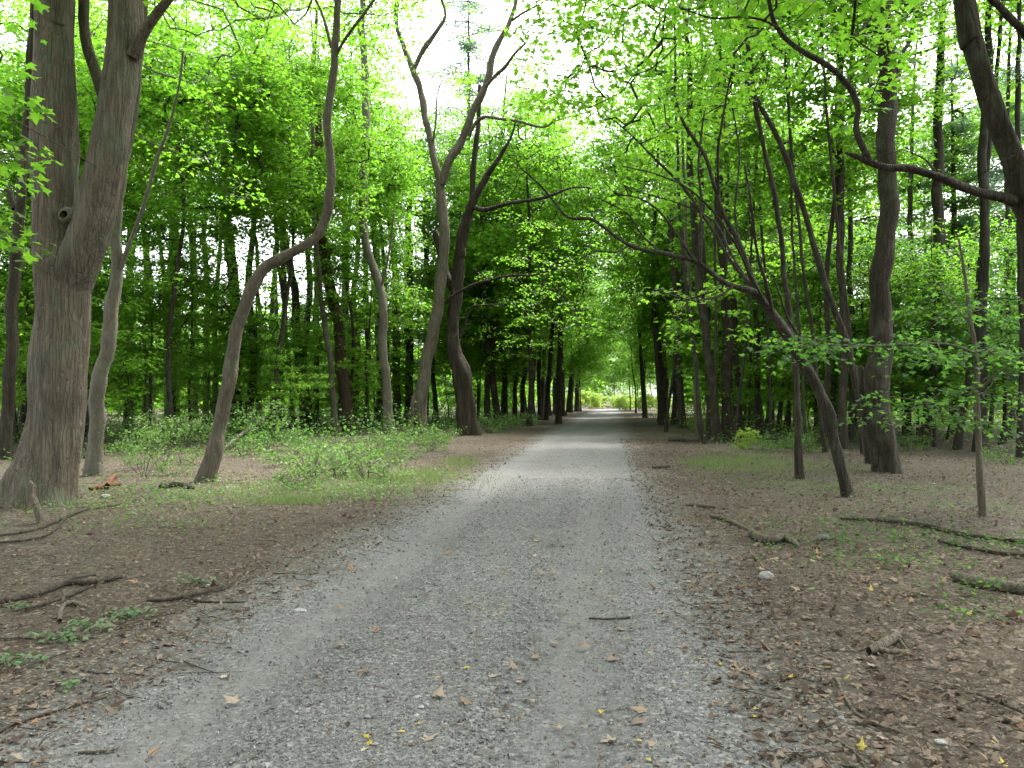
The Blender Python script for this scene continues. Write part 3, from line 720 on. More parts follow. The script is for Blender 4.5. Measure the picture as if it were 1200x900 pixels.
for i, (a, b, c, wd, D, bk, lb, cr) in enumerate(left): stem(a, b, c, wd, D, bk, lb, GL, 20 + i, crown=cr, up=21 if D < 40 else 19)
stem(26, 34, 40, 9, 30, DK, 'dark upright trunk at the left edge, further back than its forked neighbour', GL, 60, crown='high1')

# ---- right side
tree('maple_tree', 'leaning dark maple arching its branches left over the path', GR, M['bark_brown'], 12.3,
     [(995, 580, 17), (989, 555, 15), (980, 520, 15), (971, 487, 15), (960, 462, 15), (949, 441, 15), (937, 420, 15), (925, 400, 15), (914, 383, 14), (904, 367, 13), (893, 351, 11), (880, 320, 8), (866, 285, 7), (848, 250, 6), (836, 215, 6), (825, 183, 5), (812, 162, 5), (800, 142, 4), (790, 110, 3)],
     [[(896, 356, 11, 0), (883, 342, 10, -.1), (858, 335, 8, -.2), (837, 321, 7, -.3), (815, 306, 7, -.4), (795, 301, 6, -.5), (775, 296, 6, -.6), (757, 294, 5, -.7), (737, 288, 5, -.8), (716, 273, 4, -.9), (694, 257, 4, -1), (667, 255, 3.5, -1.1), (650, 237, 3, -1.1), (633, 217, 2.5, -1.2), (610, 197, 2, -1.3)],
      [(812, 304, 5, -.4), (800, 285, 4, -.5), (785, 262, 3, -.5), (770, 245, 3, -.6), (748, 232, 2.5, -.7), (722, 228, 2, -.8)],
      [(886, 342, 6, 0), (862, 312, 5, .3), (835, 270, 4, .5), (800, 220, 4, .7), (770, 188, 3, .9), (742, 160, 2.5, 1.1), (722, 143, 2, 1.2)],
      [(820, 307, 5, -.4), (822, 280, 4, -.2), (822, 240, 4, 0), (818, 190, 3, .2), (826, 130, 2, .4)],
      [(842, 232, 4, 0), (842, 180, 4, -.3), (848, 130, 3, -.5), (858, 80, 2.5, -.7)],
      [(905, 368, 6, 0), (898, 330, 5, -.3), (886, 290, 4, -.5), (880, 240, 3, -.8), (872, 195, 2.5, -1)],
      [(940, 424, 5, 0), (936, 395, 4, -.3), (920, 365, 3, -.6), (908, 330, 2.5, -.9)],
      [(737, 288, 3, -.8), (720, 296, 2.5, -1), (700, 294, 2, -1.1), (680, 303, 1.5, -1.2)],
      [(900, 362, 4, 0), (878, 318, 3.5, -.4), (850, 268, 3, -.8), (812, 225, 2.5, -1.2), (772, 205, 2, -1.6), (730, 195, 1.5, -2)],
      [(884, 340, 4, 0), (856, 296, 3, .8), (838, 262, 3, 1.2), (800, 240, 2.5, 1.8), (760, 228, 2, 2.2)],
      [(866, 290, 4, 0), (862, 240, 3, .4), (866, 180, 2.5, .8), (858, 120, 2, 1.2)],
      [(775, 297, 3, -.6), (752, 275, 2.5, -.4), (735, 250, 2, -.2), (700, 232, 1.5, 0)],
      [(860, 335, 4, -.2), (842, 347, 3, -.5), (815, 352, 2, -.8), (790, 352, 1.5, -1)]],
     seed=9, twigs=150, sides=20, step=.1, rough=.13, flare=.2,
     fol=[(600, -30, 720, 130, -.5, 5, 66), (680, -30, 900, 130, -1.5, 3, 85), (700, 120, 850, 230, .5, 4, 42), (690, 215, 800, 290, 0, 4, 14), (760, 330, 880, 400, 2, 5, 10)], lod=0, n_per=24, rad=.42, size=.125, pick=220)
tree('maple_tree', 'thin straight pole-like tree leaning slightly left, in front of the arching maple', GR, BR, 14.8,
     [(938, 562, 11), (936, 530, 10), (934, 467, 9), (930, 420, 8.5), (925, 362, 8), (917, 300, 7), (908, 233, 7), (898, 180, 6), (887, 133, 6), (877, 62, 5.5), (871, 0, 5)], up=21, seed=10, sides=12,
     fol=[(840, -60, 940, 90, -1, 3, 22)], crown='high0', cs=1.3)
tree('maple_tree', 'slim stem leaning left behind the pole-like tree, crossing the arching maple', GR, BR, 18,
     [(1022, 545, 12), (1014, 500, 10), (1006, 455, 10), (992, 400, 9), (978, 365, 9), (966, 338, 9), (950, 271, 8), (929, 204, 8), (912, 165, 7), (896, 133, 7), (870, 90, 5)], seed=11, sides=12,
     fol=[(800, 20, 940, 150, 0, 5, 30)])
tree('forest_tree', 'broad straight brown trunk, thickest on the right, standing clear of the leaning maple', GR, M['bark_brown'], 16.2,
     [(1040, 555, 40), (1037, 530, 33), (1034, 467, 30), (1032, 396, 28), (1029, 333, 27), (1034, 280, 26), (1040, 233, 25), (1042, 167, 25), (1044, 104, 25), (1042, 75, 21), (1037, 42, 19), (1033, 0, 18)],
     [[(1032, 545, 14, -.1), (1022, 500, 13, .1), (1012, 470, 11, .25), (1008, 430, 9, .4)], [(1050, 95, 8, 0), (1056, 70, 6, .2), (1066, 45, 5, .4), (1075, 10, 4, .6)]],
     up=24, crown='high0', cs=1.5, seed=12, sides=32, step=.1, ridges=.018, rough=.10, flare=.25, fol=[(940, -60, 1110, 70, -2, 5, 50), (1090, -40, 1200, 120, 0, 8, 40)])
tree('maple_tree', 'dark curving trunk cut by the right edge, its long low bough reaching left', GR, M['bark_brown'], 8.0,
     [(1262, 642, 52), (1252, 560, 42), (1238, 450, 40), (1222, 340, 39), (1208, 270, 38), (1196, 225, 36), (1184, 185, 32), (1168, 146, 28), (1157, 118, 26), (1148, 90, 25), (1140, 50, 25), (1135, 0, 25)],
     [[(1188, 236, 16, -.05), (1172, 231, 13, -.1), (1140, 224, 12, -.3), (1104, 210, 11, -.5), (1067, 197, 11, -.6), (1040, 195, 10, -.7), (1020, 189, 9, -.8), (1007, 184, 7, -.8), (991, 179, 4, -.8)],
      [(1020, 190, 9, -.8), (1010, 170, 9, -.8), (1003, 152, 8, -.8), (1005, 130, 8, -.8), (1000, 112, 8, -.8), (990, 97, 8, -.8), (968, 76, 8, -.8), (933, 54, 7, -.8), (912, 32, 6.5, -.8), (903, 8, 6, -.8), (897, -40, 5, -.8)],
      [(914, 34, 4, -.8), (895, 24, 3.5, -.9), (870, 20, 3, -1), (833, 21, 2.5, -1.1), (796, 8, 2, -1.2)],
      [(1212, 60, 12, .1), (1200, 38, 11, 0), (1180, 18, 10, 0), (1160, -2, 9, 0), (1120, -40, 7, 0)],
      [(1100, 209, 4, -.5), (1088, 190, 3, -.4), (1075, 182, 2, -.3)]],
     up=18, seed=13, twigs=40, crook=.25, sides=36, step=.07, rough=.12, ridges=.012, flare=.3,
     fol=[(880, -60, 1030, 20, -1.5, 1.5, 16), (790, -60, 900, 30, -1.6, 1.2, 16), (990, 40, 1060, 150, -.2, 1.8, 9)], lod=0, n_per=22, rad=.32, size=.12, pick=160, crown='high1', cs=1.2)
tree('sapling', 'pale slender sapling in the right foreground holding flat layers of leaves', GR, TA, 10,
     [(1152, 609, 10), (1149, 560, 9), (1147, 500, 8), (1145, 440, 7), (1141, 405, 6), (1136, 370, 5), (1130, 320, 4), (1124, 280, 3)],
     [[(1143, 415, 4, 0), (1120, 405, 3, -.2), (1090, 402, 3, -.4), (1050, 405, 2.5, -.6), (1000, 405, 2, -.8), (950, 404, 1.5, -1)],
      [(1146, 460, 4, 0), (1165, 440, 3, -.2), (1190, 425, 2, -.4), (1220, 418, 2, -.5)],
      [(1147, 500, 3, 0), (1120, 480, 2.5, -.3), (1080, 470, 2, -.5), (1050, 466, 1.5, -.6)],
      [(1138, 380, 3, 0), (1115, 355, 2, .2), (1100, 330, 2, .4)]],
     seed=14, sides=10, step=.12, flare=.4, lod=0, size=.09, n_per=22, rad=.34, pick=220, leaf='dark_leaf',
     fol=[(900, 395, 1120, 415, -1.2, -.2, 20), (1060, 405, 1200, 425, -1, .2, 14), (1020, 455, 1200, 500, -.8, .5, 22), (1050, 340, 1200, 385, -.2, 1, 12)], tip=.0025)
right = [
 (1086, 1098, 1104, 17, 26, BR, 'brown trunk right of the broad straight one, base bare and dark', 'high1'),
 (1121, 1150, 1176, 9, 23, DK, 'dark trunk leaning right, left of the pale sapling', None),
 (1147, 1152, 1160, 14, 22, DK, 'dark trunk directly behind the pale sapling', 'high0'),
 (842, 816, 806, 12, 28, BR, 'front left stem of the trunk clump beside the path, leaning left', 'high1'),
 (853, 847, 842, 14, 28.5, BR, 'thickest stem of the trunk clump beside the path on the right', 'high0'),
 (833, 824, 822, 9, 29.5, DK, 'dark stem squeezed inside the trunk clump right of the path', None),
 (867, 856, 850, 9, 30, BR, 'right-hand stem of the trunk clump beside the path', None),
 (818, 806, 800, 5, 30, TA, 'thin slanting stem left of the trunk clump on the right', None),
 (890, 882, 876, 7, 30, DK, 'thin dark trunk standing alone right of the path-side clump', None),
 (878, 877, 874, 4, 33, DK, 'hair-thin stem just left of the lone thin dark trunk', None),
 (800, 789, 784, 10, 40, BR, 'brown trunk further along the right verge, before the path end', 'high1'),
 (790, 792, 790, 7, 46, DK, 'dark trunk behind the brown one on the right verge', None),
 (781, 771, 766, 8, 58, BR, 'far trunk leaning over the right verge near the sunlit clearing', None),
 (988, 986, 986, 11, 24, BR, 'upright trunk just left of the broad straight brown one', 'high0'),
 (999, 996, 999, 8, 27, DK, 'narrow dark trunk squeezed beside the broad straight brown one', None),
 (975, 979, 981, 7, 30, BR, 'slim trunk behind the arching maple, left of the upright pair', None),
 (912, 926, 930, 6, 34, BR, 'slim stem leaning right, deep behind the pole-like tree', None),
 (925, 921, 918, 5, 36, DK, 'thin dark stem deep between lone dark trunk and pole-like tree', None),
 (957, 955, 960, 6, 38, DK, 'thin dark stem glimpsed through the arching maple', None),
 (1064, 1068, 1070, 8, 34, BR, 'dim trunk between the broad straight trunk and the bare-based brown one', None),
 (1178, 1180, 1184, 7, 27, BR, 'slim trunk between pale sapling and right edge', None),
 (1197, 1196, 1194, 9, 20, DK, 'dark trunk grazing the right edge behind the undergrowth', 'high1')]
for i, (a, b, c, wd, D, bk, lb, cr) in enumerate(right): stem(a, b, c, wd, D, bk, lb, GR, 70 + i, crown=cr, up=20)

for i, (a, b, c, wd, D) in enumerate([(826, 800, 790, 5, 26), (836, 838, 846, 4, 26.5), (860, 880, 900, 4, 27), (872, 850, 836, 4, 31), (905, 895, 880, 4, 27), (946, 930, 925, 4, 24), (968, 940, 915, 5, 22), (1012, 985, 960, 5, 21), (780, 800, 812, 4, 36), (898, 915, 925, 4, 40)]):
    stem(a, b, c, wd, D, (DK, BR)[i % 2], 'slender dark stem leaning among the trunks right of the path', 'slender stems right', 150 + i, up=12)
# trunks lining the far path, left
for i, (px, wd, D) in enumerate([(592, 8, 50), (603, 6, 56), (613, 7, 60), (624, 8, 62), (634, 6, 68), (642, 9, 72), (652, 8, 78), (660, 5, 84), (668, 7, 90), (676, 6, 98)]):
    names = ['second slim trunk', 'third slim trunk', 'fourth slim trunk', 'fifth slim trunk', 'sixth slim trunk', 'seventh slim trunk', 'eighth slim trunk', 'ninth slim trunk', 'tenth slim trunk', 'last slim trunk']
    stem(px, px - 3 + (i * 5) % 7, px - 4, wd, D, BR if i % 2 else DK, names[i] + ' along the far left verge counting from the twisted dark trunk', GL, 110 + i, ym=380, up=17, crown=['high0', 'high1', None][i % 3])

# leafy young trees that fill the wood between the trunks
yl = 'leafy young maple filling the wood behind the left-hand trunks'
yr = 'leafy young maple filling the wood behind the right-hand trunks'
vl = 'leafy maple hanging over the far left edge of the path'
vr = 'leafy maple hanging over the far right edge of the path'
rr_ = random.Random(5); kk = 0
def fill(lst, label, group, keys, smin=.85, smax=1.2, name='young_maple'):
    global kk
    for (px, D) in lst:
        p = P(px, HOR, D); kk += 1
        place(keys[kk % len(keys)], name, p, label, 'tree', group, rr_.uniform(0, 6.28), rr_.uniform(smin, smax))
Y5 = ['young0', 'young1', 'young2', 'young3', 'young4']
fill([(-60, 24), (40, 30), (150, 34), (-20, 40), (90, 44), (200, 47), (270, 50), (330, 47), (390, 50), (440, 52), (250, 40), (-90, 52), (175, 29), (300, 38), (105, 27), (225, 35), (55, 23), (395, 42), (-30, 28), (455, 46), (490, 56), (525, 60), (150, 55), (240, 58), (330, 57), (420, 59), (50, 56), (425, 36)], yl, 'young trees left', Y5)
AR = ['arch0', 'arch1', 'arch2']
fill([(560, 46), (588, 52), (580, 64), (618, 66), (605, 80), (600, 92), (632, 86), (540, 56), (560, 52)], vl, 'path-side trees left', AR, .9, 1.15)
fill([(838, 44), (815, 52), (872, 42), (800, 64), (850, 62), (788, 80), (825, 84), (900, 52), (860, 75)], vr, 'path-side trees right', AR, .9, 1.15)
fill([(930, 42), (980, 36), (1060, 40), (900, 58), (960, 56), (1020, 58), (1100, 62), (1190, 52), (1240, 40), (880, 72), (950, 78), (1040, 80), (1160, 80), (1280, 60), (965, 30), (1075, 33), (1150, 37), (905, 37), (1030, 28), (1095, 25), (1172, 26), (895, 29)], yr, 'young trees right', Y5 + ['dim0'])
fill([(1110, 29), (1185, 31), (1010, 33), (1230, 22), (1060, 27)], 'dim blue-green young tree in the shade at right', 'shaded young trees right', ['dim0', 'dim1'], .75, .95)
fill([(205, 26), (320, 30), (405, 37), (100, 31), (20, 27)], 'slim maple with a high bright crown among the left-hand trunks', 'high-crowned maples left', ['mid0', 'mid1'], .95, 1.1, 'slim_maple')
fill([(962, 25), (862, 35), (1005, 38), (920, 40), (1160, 35)], 'slim maple with a high bright crown among the right-hand trunks', 'high-crowned maples right', ['mid0', 'mid1'], .95, 1.1, 'slim_maple')
fill([(170, 31), (250, 33), (330, 36), (410, 39), (120, 35), (290, 43), (370, 46), (60, 34), (215, 41), (450, 45), (340, 30), (20, 33)], 'bushy sapling leafy to the ground behind the left-hand trunks', 'bushy saplings left', Y5, .45, .6, 'leafy_sapling')
fill([(900, 34), (950, 36), (1000, 32), (1060, 35), (1120, 33), (1180, 36), (870, 40), (930, 44), (1030, 42), (1100, 45), (820, 44)], 'bushy sapling leafy to the ground behind the right-hand trunks', 'bushy saplings right', Y5, .45, .6, 'leafy_sapling')
# tall trees behind
def fill_u(lst, label, group, keys, smin, smax, name):
    for i, (u, D) in enumerate(lst): place(keys[i % len(keys)], name, (float(path_c(D)) + u, D, 0), label, 'tree', group, rr_.uniform(0, 6.28), rr_.uniform(smin, smax))
T4 = ['tall0', 'tall1', 'tall2', 'tall3']
fill_u([(-4.2, 57), (-3.4, 70), (-4.6, 84)], 'tall leafy tree arching over the far path from the left', 'tall arching trees left', T4, .95, 1.1, 'tall_tree')
fill_u([(4.4, 52), (3.8, 63), (4.4, 77)], 'tall leafy tree arching over the far path from the right', 'tall arching trees right', T4, .95, 1.1, 'tall_tree')
fill_u([(-4, 104), (4.5, 112), (-3.4, 74), (3.6, 86), (-3.0, 95), (3.2, 103), (-8, 158), (0, 168), (8, 160), (14, 150), (-15, 150), (4, 180), (-5, 182), (12, 174), (-12, 172)], 'leafy tree closing in over the far end of the path', 'trees closing the view', ['arch0', 'arch1', 'arch2'], 1.0, 1.35, 'leafy_tree')
fill([(500, 54), (590, 52), (640, 56), (620, 44)], 'tall leafy tree behind the twisted trunk and the hollow maple', 'tall trees left', T4, .9, 1.05, 'tall_tree')
fill([(150, 46), (250, 48), (330, 44), (412, 44), (60, 48), (370, 47), (-40, 44), (450, 50), (320, 52), (230, 56), (400, 56), (90, 56), (170, 52), (585, 46), (655, 49), (540, 58), (200, 39), (288, 38), (112, 37), (365, 41), (35, 39), (150, 42)], 'bare-stemmed tall tree with its crown high above the left-hand wood', 'high-topped trees left', ['high0', 'high1'], .95, 1.15, 'tall_tree')
fill([(900, 50), (850, 62), (1290, 50), (940, 58), (775, 45)], 'tall leafy tree behind the right-hand trunks', 'tall trees right', T4, .85, 1.0, 'tall_tree')
fill([(980, 44), (1020, 52), (880, 46), (960, 60), (1105, 46), (1190, 50)], 'bare-stemmed tall tree with its crown high above the right-hand wood', 'high-topped trees right', ['high0', 'high1'], .95, 1.15, 'tall_tree')
# the wood goes on behind the viewpoint: unseen trees added to shade the foreground
fill_u([(-4.5, -3), (4.8, -5), (-5, -12), (5, -14), (-9, 2), (9, -1), (-3.8, -20), (4, -23), (-13, -6), (13, -8), (0, -30)], 'unseen tall leafy tree added behind the viewpoint to shade the foreground', 'added shade trees behind the viewpoint', T4, .95, 1.1, 'tall_tree')
# white pines
pl = ['blue-green pine, nearest of the pines at the right', 'blue-green pine behind the curving right-edge trunk', 'pine between the broad straight trunk and the right edge, furthest back', 'pine whose boughs hang at the right edge of the picture']
for (px, D, k), lb in zip([(1120, 34, 'pine0'), (1185, 40, 'pine1'), (1085, 54, 'pine1'), (1240, 30, 'pine0')], pl):
    place(k, 'pine_tree', P(px, HOR, D), lb, 'pine', 'pines at the right', rr_.uniform(0, 6), 1.0)
place('pine1', 'pine_tree', P(548, HOR, 52), 'tall pine seen in the sky gap between the V limbs of the hollow maple', 'pine', None, 1.0, 1.45)

# far-off wood, one mass
def far_wood():
    r = np.random.default_rng(77); parts = []; spots = []
    for _ in range(540):
        D = 66 + 124 * r.random() ** 1.3; u = r.uniform(-1, 1) * (30 + D * .8); x = float(path_c(D)) + u
        if abs(u) < 11 and D < 168: continue
        if D < 95 and abs(x) > D * .85: continue
        spots.append((x, D, r.uniform(4, 14) if D < 120 else r.uniform(6, 16)))
    for x in np.arange(-40, 80, 6): spots.append((float(path_c(170)) * .8 + x, 188 + r.uniform(-8, 8), r.uniform(8, 13)))
    for (x, y, H) in spots:
        n = 380
        v = r.normal(size=(n, 3)); v /= np.linalg.norm(v, axis=1)[:, None]; v *= (r.random(n) ** .4)[:, None]
        p = v * np.array((H * .36, H * .36, H * .52)) + np.array((x, y, H * .50)); p = p[p[:, 2] > .2]
        parts.append(leaves(p, r.uniform(0, 6.28, len(p)), r.normal(-.3, .5, len(p)), r.normal(0, .5, len(p)), r.uniform(.45, .95, len(p)), 2, r, np.clip(r.random(len(p)) * .5 + r.random() * .5, 0, 1)))
    o = link('distant_woodland', leaf_mesh('distant_woodland', parts, M['maple'], 3), None, 'stuff')
    tag(o, 'far-off mass of leafy woodland beyond the end of the path', 'woodland')
far_wood()
# sunlit scrub at the end of the path
for i in range(12):
    D = 126 + (i * 3.7) % 12; u = -5.5 + i * 1.0
    place('sunbush%d' % (i % 2), 'sunlit_bush', (float(path_c(D)) + u, D, 0), 'bright yellow-green bush closing off the far end of the path', 'bush', 'sunlit bushes across the path end', i * 1.7, rr_.uniform(1.3, 2.0), ('stem', '', 'foliage'))
for i in range(26):
    D = 104 + (i * 7.3) % 52; side = -1 if i % 2 else 1
    u = side * (2.6 + (i * 2.7) % 9.5) if D < 146 else (i * 5.1) % 18 - 9
    place('sunbush%d' % (i % 2), 'sunlit_bush', (float(path_c(D)) + u, D, 0), 'bright yellow-green bush in the sunlit clearing at the path end', 'bush', 'sunlit bushes at the path end', i * 1.1, rr_.uniform(.9, 1.7), ('stem', '', 'foliage'))

# ------------------------------------------------------------------ undergrowth, shrubs, grass
def scatter_stuff(name, label, cat, mat, lod, pts, size, r, up=.0, tilt=.5):
    n = len(pts)
    v, f, a = leaves(pts, r.uniform(0, 6.28, n), r.normal(-.1, tilt, n), r.normal(0, tilt, n), size, lod, r)
    o = link(name, leaf_mesh(name, [(v, f, a)], mat, NPER[lod]), None, 'stuff'); tag(o, label, cat); return o
def blob_field(r, n, uy, dens):
    """points in low clumps over the forest floor: uy() draws (u, y), dens(x, y) thins"""
    out = []
    while len(out) < n:
        u, y = uy(); x = float(path_c(y)) + u
        if r.random() > dens(x, y): continue
        h = r.uniform(.15, .55) * (1.5 if r.random() < .2 else 1); k = int(r.integers(8, 22)); q = r.uniform(.12, .4)
        c = r.normal(0, 1, (k, 3)) * np.array((q, q, 0)); c[:, 2] = r.random(k) ** .7 * h
        c[:, 0] += x; c[:, 1] += y; c[:, 2] += hgt(c[:, 0], c[:, 1])
        out += list(c)
    return np.array(out[:n])
r_ = np.random.default_rng(301)
def dn(x, y): return .35 + .65 * max(0, math.sin(x * .8 + 1.2) * math.sin(y * .45 + .4 * x))
def floor_green(name, label, mat, n, f, s0, s1, hk=1.0):
    pts = blob_field(r_, n, f, dn); pts[:, 2] = hgt(pts[:, 0], pts[:, 1]) + (pts[:, 2] - hgt(pts[:, 0], pts[:, 1])) * hk
    scatter_stuff(name, label, 'undergrowth', mat, 2, pts, r_.uniform(s0, s1, len(pts)), r_)
floor_green('undergrowth', 'low pale green undergrowth covering the forest floor on the left', M['pale_leaf'], 16000, lambda: (-(5.0 + r_.random() ** 1.3 * 26), 19 + r_.random() ** 1.2 * 60), .05, .11)
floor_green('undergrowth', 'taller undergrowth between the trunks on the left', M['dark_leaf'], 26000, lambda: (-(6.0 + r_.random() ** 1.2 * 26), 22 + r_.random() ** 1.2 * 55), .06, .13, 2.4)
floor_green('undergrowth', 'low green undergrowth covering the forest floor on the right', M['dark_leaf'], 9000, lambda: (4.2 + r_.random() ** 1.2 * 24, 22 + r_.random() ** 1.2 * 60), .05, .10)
floor_green('undergrowth', 'taller green undergrowth between the trunks on the right', M['maple'], 18000, lambda: (5 + r_.random() ** 1.2 * 24, 27 + r_.random() ** 1.2 * 55), .06, .13, 2.0)
def shrub_at(px, py, key, label, group, s=1.0, name='shrub'):
    p = G(px, py); place(key, name, p, label, 'shrub', group, rr_.uniform(0, 6.28), s, ('stem', '', 'foliage'))
lab = 'low pale green shrub in the leafy patch beside the left path edge'
for i, (px, py) in enumerate([(395, 560), (425, 552), (455, 545), (480, 538), (505, 530), (440, 535), (470, 526), (410, 538), (385, 545), (365, 560), (350, 575), (492, 524), (515, 521), (430, 565), (335, 548), (372, 532)]):
    shrub_at(px, py, 'shrub%d' % (i % 3), lab, 'shrubs in the left leafy patch', rr_.uniform(.75, 1.2))
lab = 'straggly knee-high shrub between the pale leaning trunk and the S-curved trunk'
for i, (px, py) in enumerate([(165, 545), (190, 552), (212, 545), (180, 533), (150, 530), (222, 530), (205, 560), (168, 562)]):
    shrub_at(px, py, ['shrub0', 'thicket0', 'shrub1', 'thicket1'][i % 4], lab, 'shrubs behind the left foreground trunks', rr_.uniform(.55, .85))
lab = 'straggly shrub under the S-bend, right of the S-curved trunk base'
for i, (px, py) in enumerate([(285, 535), (310, 530), (330, 522), (295, 520), (350, 518)]):
    shrub_at(px, py, ['shrub2', 'thicket1'][i % 2], lab, 'shrubs under the S-bend', rr_.uniform(.8, 1.1))
lab = 'bushy waist-high thicket among the dark trunks on the left'
for i, (px, D) in enumerate([(130, 24), (200, 27), (60, 25), (240, 31), (310, 33), (160, 35), (370, 36), (280, 42), (430, 40), (90, 33), (215, 22), (330, 45), (20, 30)]):
    place('thicket%d' % (i % 2), 'thicket_shrub', P(px, HOR, D), lab, 'shrub', 'thickets among the left trunks', i * 1.3, rr_.uniform(.6, 1.0), ('stem', '', 'foliage'))
lab = 'rounded low shrub on the verge right of the twisted dark trunk'
for i, (px, py) in enumerate([(585, 505), (600, 503), (615, 500), (572, 508)]):
    shrub_at(px, py, 'shrub%d' % (i % 3), lab, 'shrubs on the left verge', rr_.uniform(1.2, 1.6))
shrub_at(868, 528, 'sunbush0', 'small yellow-green bush near the foot of the right trunk clump', None, .45, 'bush')
lab = 'low shrub on the shaded floor between trunk clump and leaning maple'
for i, (px, py) in enumerate([(900, 530), (925, 526), (948, 532), (905, 515), (960, 525), (1065, 530), (1180, 545)]):
    shrub_at(px, py, 'shrub%d' % (i % 3), lab, 'shrubs on the right floor', rr_.uniform(.8, 1.2))

def grass_patch(name, label, spots, n, hmin, hmax, r):
    V = []
    for (px, py, rx, ry) in spots:
        c = G(px, py); k = n // len(spots)
        q = r.normal(0, 1, (k, 2)) * np.array((rx, ry)) * .5 + c[:2]
        z = hgt(q[:, 0], q[:, 1]); h = r.uniform(hmin, hmax, k); a = r.uniform(0, 6.28, k); ln = r.uniform(.1, .8, k) * h
        wv = np.stack([-np.sin(a), np.cos(a), np.zeros(k)], -1) * .004; d = np.stack([np.cos(a) * ln, np.sin(a) * ln, h], -1)
        b = np.stack([q[:, 0], q[:, 1], z], -1)
        V.append(np.stack([b - wv, b + wv, b + d * .6 + wv * .8 + np.array((0, 0, .01)), b + d], 1).reshape(-1, 3))
    V = np.concatenate(V); m = len(V) // 4
    o = link(name, new_mesh(name, V, np.arange(m * 4).reshape(-1, 4), 4, False, {'rnd': r.random(m)}, M['grass']), None, 'stuff'); tag(o, label, 'grass')
grass_patch('grass', 'short bright grass in front of the left leafy patch', [(500, 556, .7, 1.4), (460, 566, 1.0, 1.0), (540, 543, .5, 1.5), (480, 560, 2.0, 2.0), (390, 578, 2.2, 1.4), (335, 590, .6, .5)], 5200, .04, .14, r_)
grass_patch('grass', 'thin grass on the verge below the right trunk clump', [(850, 541, .8, 1.6), (880, 536, 1.0, 1.8), (830, 545, .6, 1.2), (925, 548, 1.6, 1.6), (870, 552, 1.4, 1.4)], 5000, .03, .12, r_)

def seedlings(name, label, spots, n, mat, smin, smax, r, hmax=.12):
    out = []
    for (px, py, rx, ry, wgt) in spots:
        c = G(px, py); k = max(3, int(n * wgt)); q = r.normal(0, 1, (k, 2)) * np.array((rx, ry)) * .5 + c[:2]
        out.append(np.stack([q[:, 0], q[:, 1], hgt(q[:, 0], q[:, 1]) + .015 + r.random(k) * hmax], -1))
    out = np.concatenate(out)
    scatter_stuff(name, label, 'seedlings', mat, 1, out, r.uniform(smin, smax, len(out)), r, tilt=.35)
seedlings('ground_cover', 'patchy green ground cover on the left verge near the massive maple', [(120, 600, 1.6, 1.5, .18), (200, 590, 1.6, 1.4, .2), (260, 585, 1.4, 1.4, .18), (320, 570, 1.4, 1.6, .25), (400, 585, 1.3, 1.1, .25), (180, 625, 1.2, .7, .07), (160, 575, 1.4, 1.6, .2), (470, 562, 1.4, 1.4, .25), (440, 575, 1., 1., .2)], 2700, M['pale_leaf'], .025, .065, r_)
seedlings('ground_cover', 'bluish green creeping leaves beside the sticks at the left edge', [(18, 780, .16, .10, .2), (75, 752, .14, .10, .18), (150, 725, .2, .12, .25), (110, 738, .2, .1, .2), (22, 718, .1, .06, .1), (78, 808, .05, .04, .06), (232, 686, .2, .12, .12)], 330, M['fresh_leaf'], .022, .055, r_, .05)
seedlings('ground_cover', 'sparse seedlings and creepers in the shade on the right', [(1005, 640, 1.2, .5, .14), (1040, 665, 1., .5, .2), (1080, 640, 1.4, .7, .2), (960, 620, 1.2, .6, .16), (1120, 600, 1.6, 1., .2), (1180, 650, .8, .5, .12), (1130, 725, .4, .2, .06), (900, 570, 1.6, 1.5, .2), (1060, 580, 2, 1.2, .2), (1160, 700, .6, .3, .08), (960, 575, 1.5, 1.5, .2)], 1400, M['dark_leaf'], .025, .06, r_)

# ------------------------------------------------------------------ litter
def litter(name, label, n, draw, size, mat, r, lod=2, tilt=.35, lift=.006):
    q = np.array([draw() for _ in range(n)]); X = path_c(q[:, 1]) + q[:, 0]
    z = np.where(np.abs(q[:, 0]) < PW, hgt(X, q[:, 1]) + .012, hgt(X, q[:, 1]) + .012) + lift
    p = np.stack([X, q[:, 1], z], -1)
    v, f, a = leaves(p, r.uniform(0, 6.28, n), r.normal(0, tilt, n), r.normal(0, tilt, n), size(n), lod, r, r.random(n), r.uniform(.25, 1.1, n))
    o = link(name, leaf_mesh(name, [(v, f, a)], mat, NPER[lod]), None, 'stuff'); tag(o, label, 'leaf litter'); return o
def draw_side(side, umax=8.5, y0=2.3, y1=30, pw=1.45):
    def f():
        y = y0 + (y1 - y0) * r_.random() ** pw
        a = r_.random()
        u = PW - .3 + abs(r_.normal(0, .6)) if a < .12 else PW - .1 + r_.random() ** 1.2 * umax * (1 + y * .03)
        return side * u, y
    return f
litter('leaf_litter', 'brown leaf litter strewn over the left verge', 36000, draw_side(-1), lambda n: r_.uniform(.015, .055, n), M['dry_leaf'], r_)
litter('leaf_litter', 'brown leaf litter strewn over the right verge', 44000, draw_side(1), lambda n: r_.uniform(.015, .06, n), M['dry_leaf'], r_)
litter('leaf_litter', 'larger curled dead leaves over the right verge', 1500, draw_side(1, 6, 2.6, 22, 1.8), lambda n: r_.uniform(.05, .10, n), M['dry_leaf'], r_, 0, .3, .012)
litter('leaf_litter', 'larger curled dead leaves over the left verge', 700, draw_side(-1, 6, 2.6, 22, 1.8), lambda n: r_.uniform(.05, .10, n), M['dry_leaf'], r_, 0, .3, .012)
litter('leaf_litter', 'leaf crumbs scattered on the gravel path', 5200, lambda: (float(np.clip(r_.normal(.35, .95), -1.8, 1.9)), 2.4 + 28 * r_.random() ** 1.9), lambda n: r_.uniform(.012, .04, n), M['dry_leaf'], r_, 2, .25, .004)

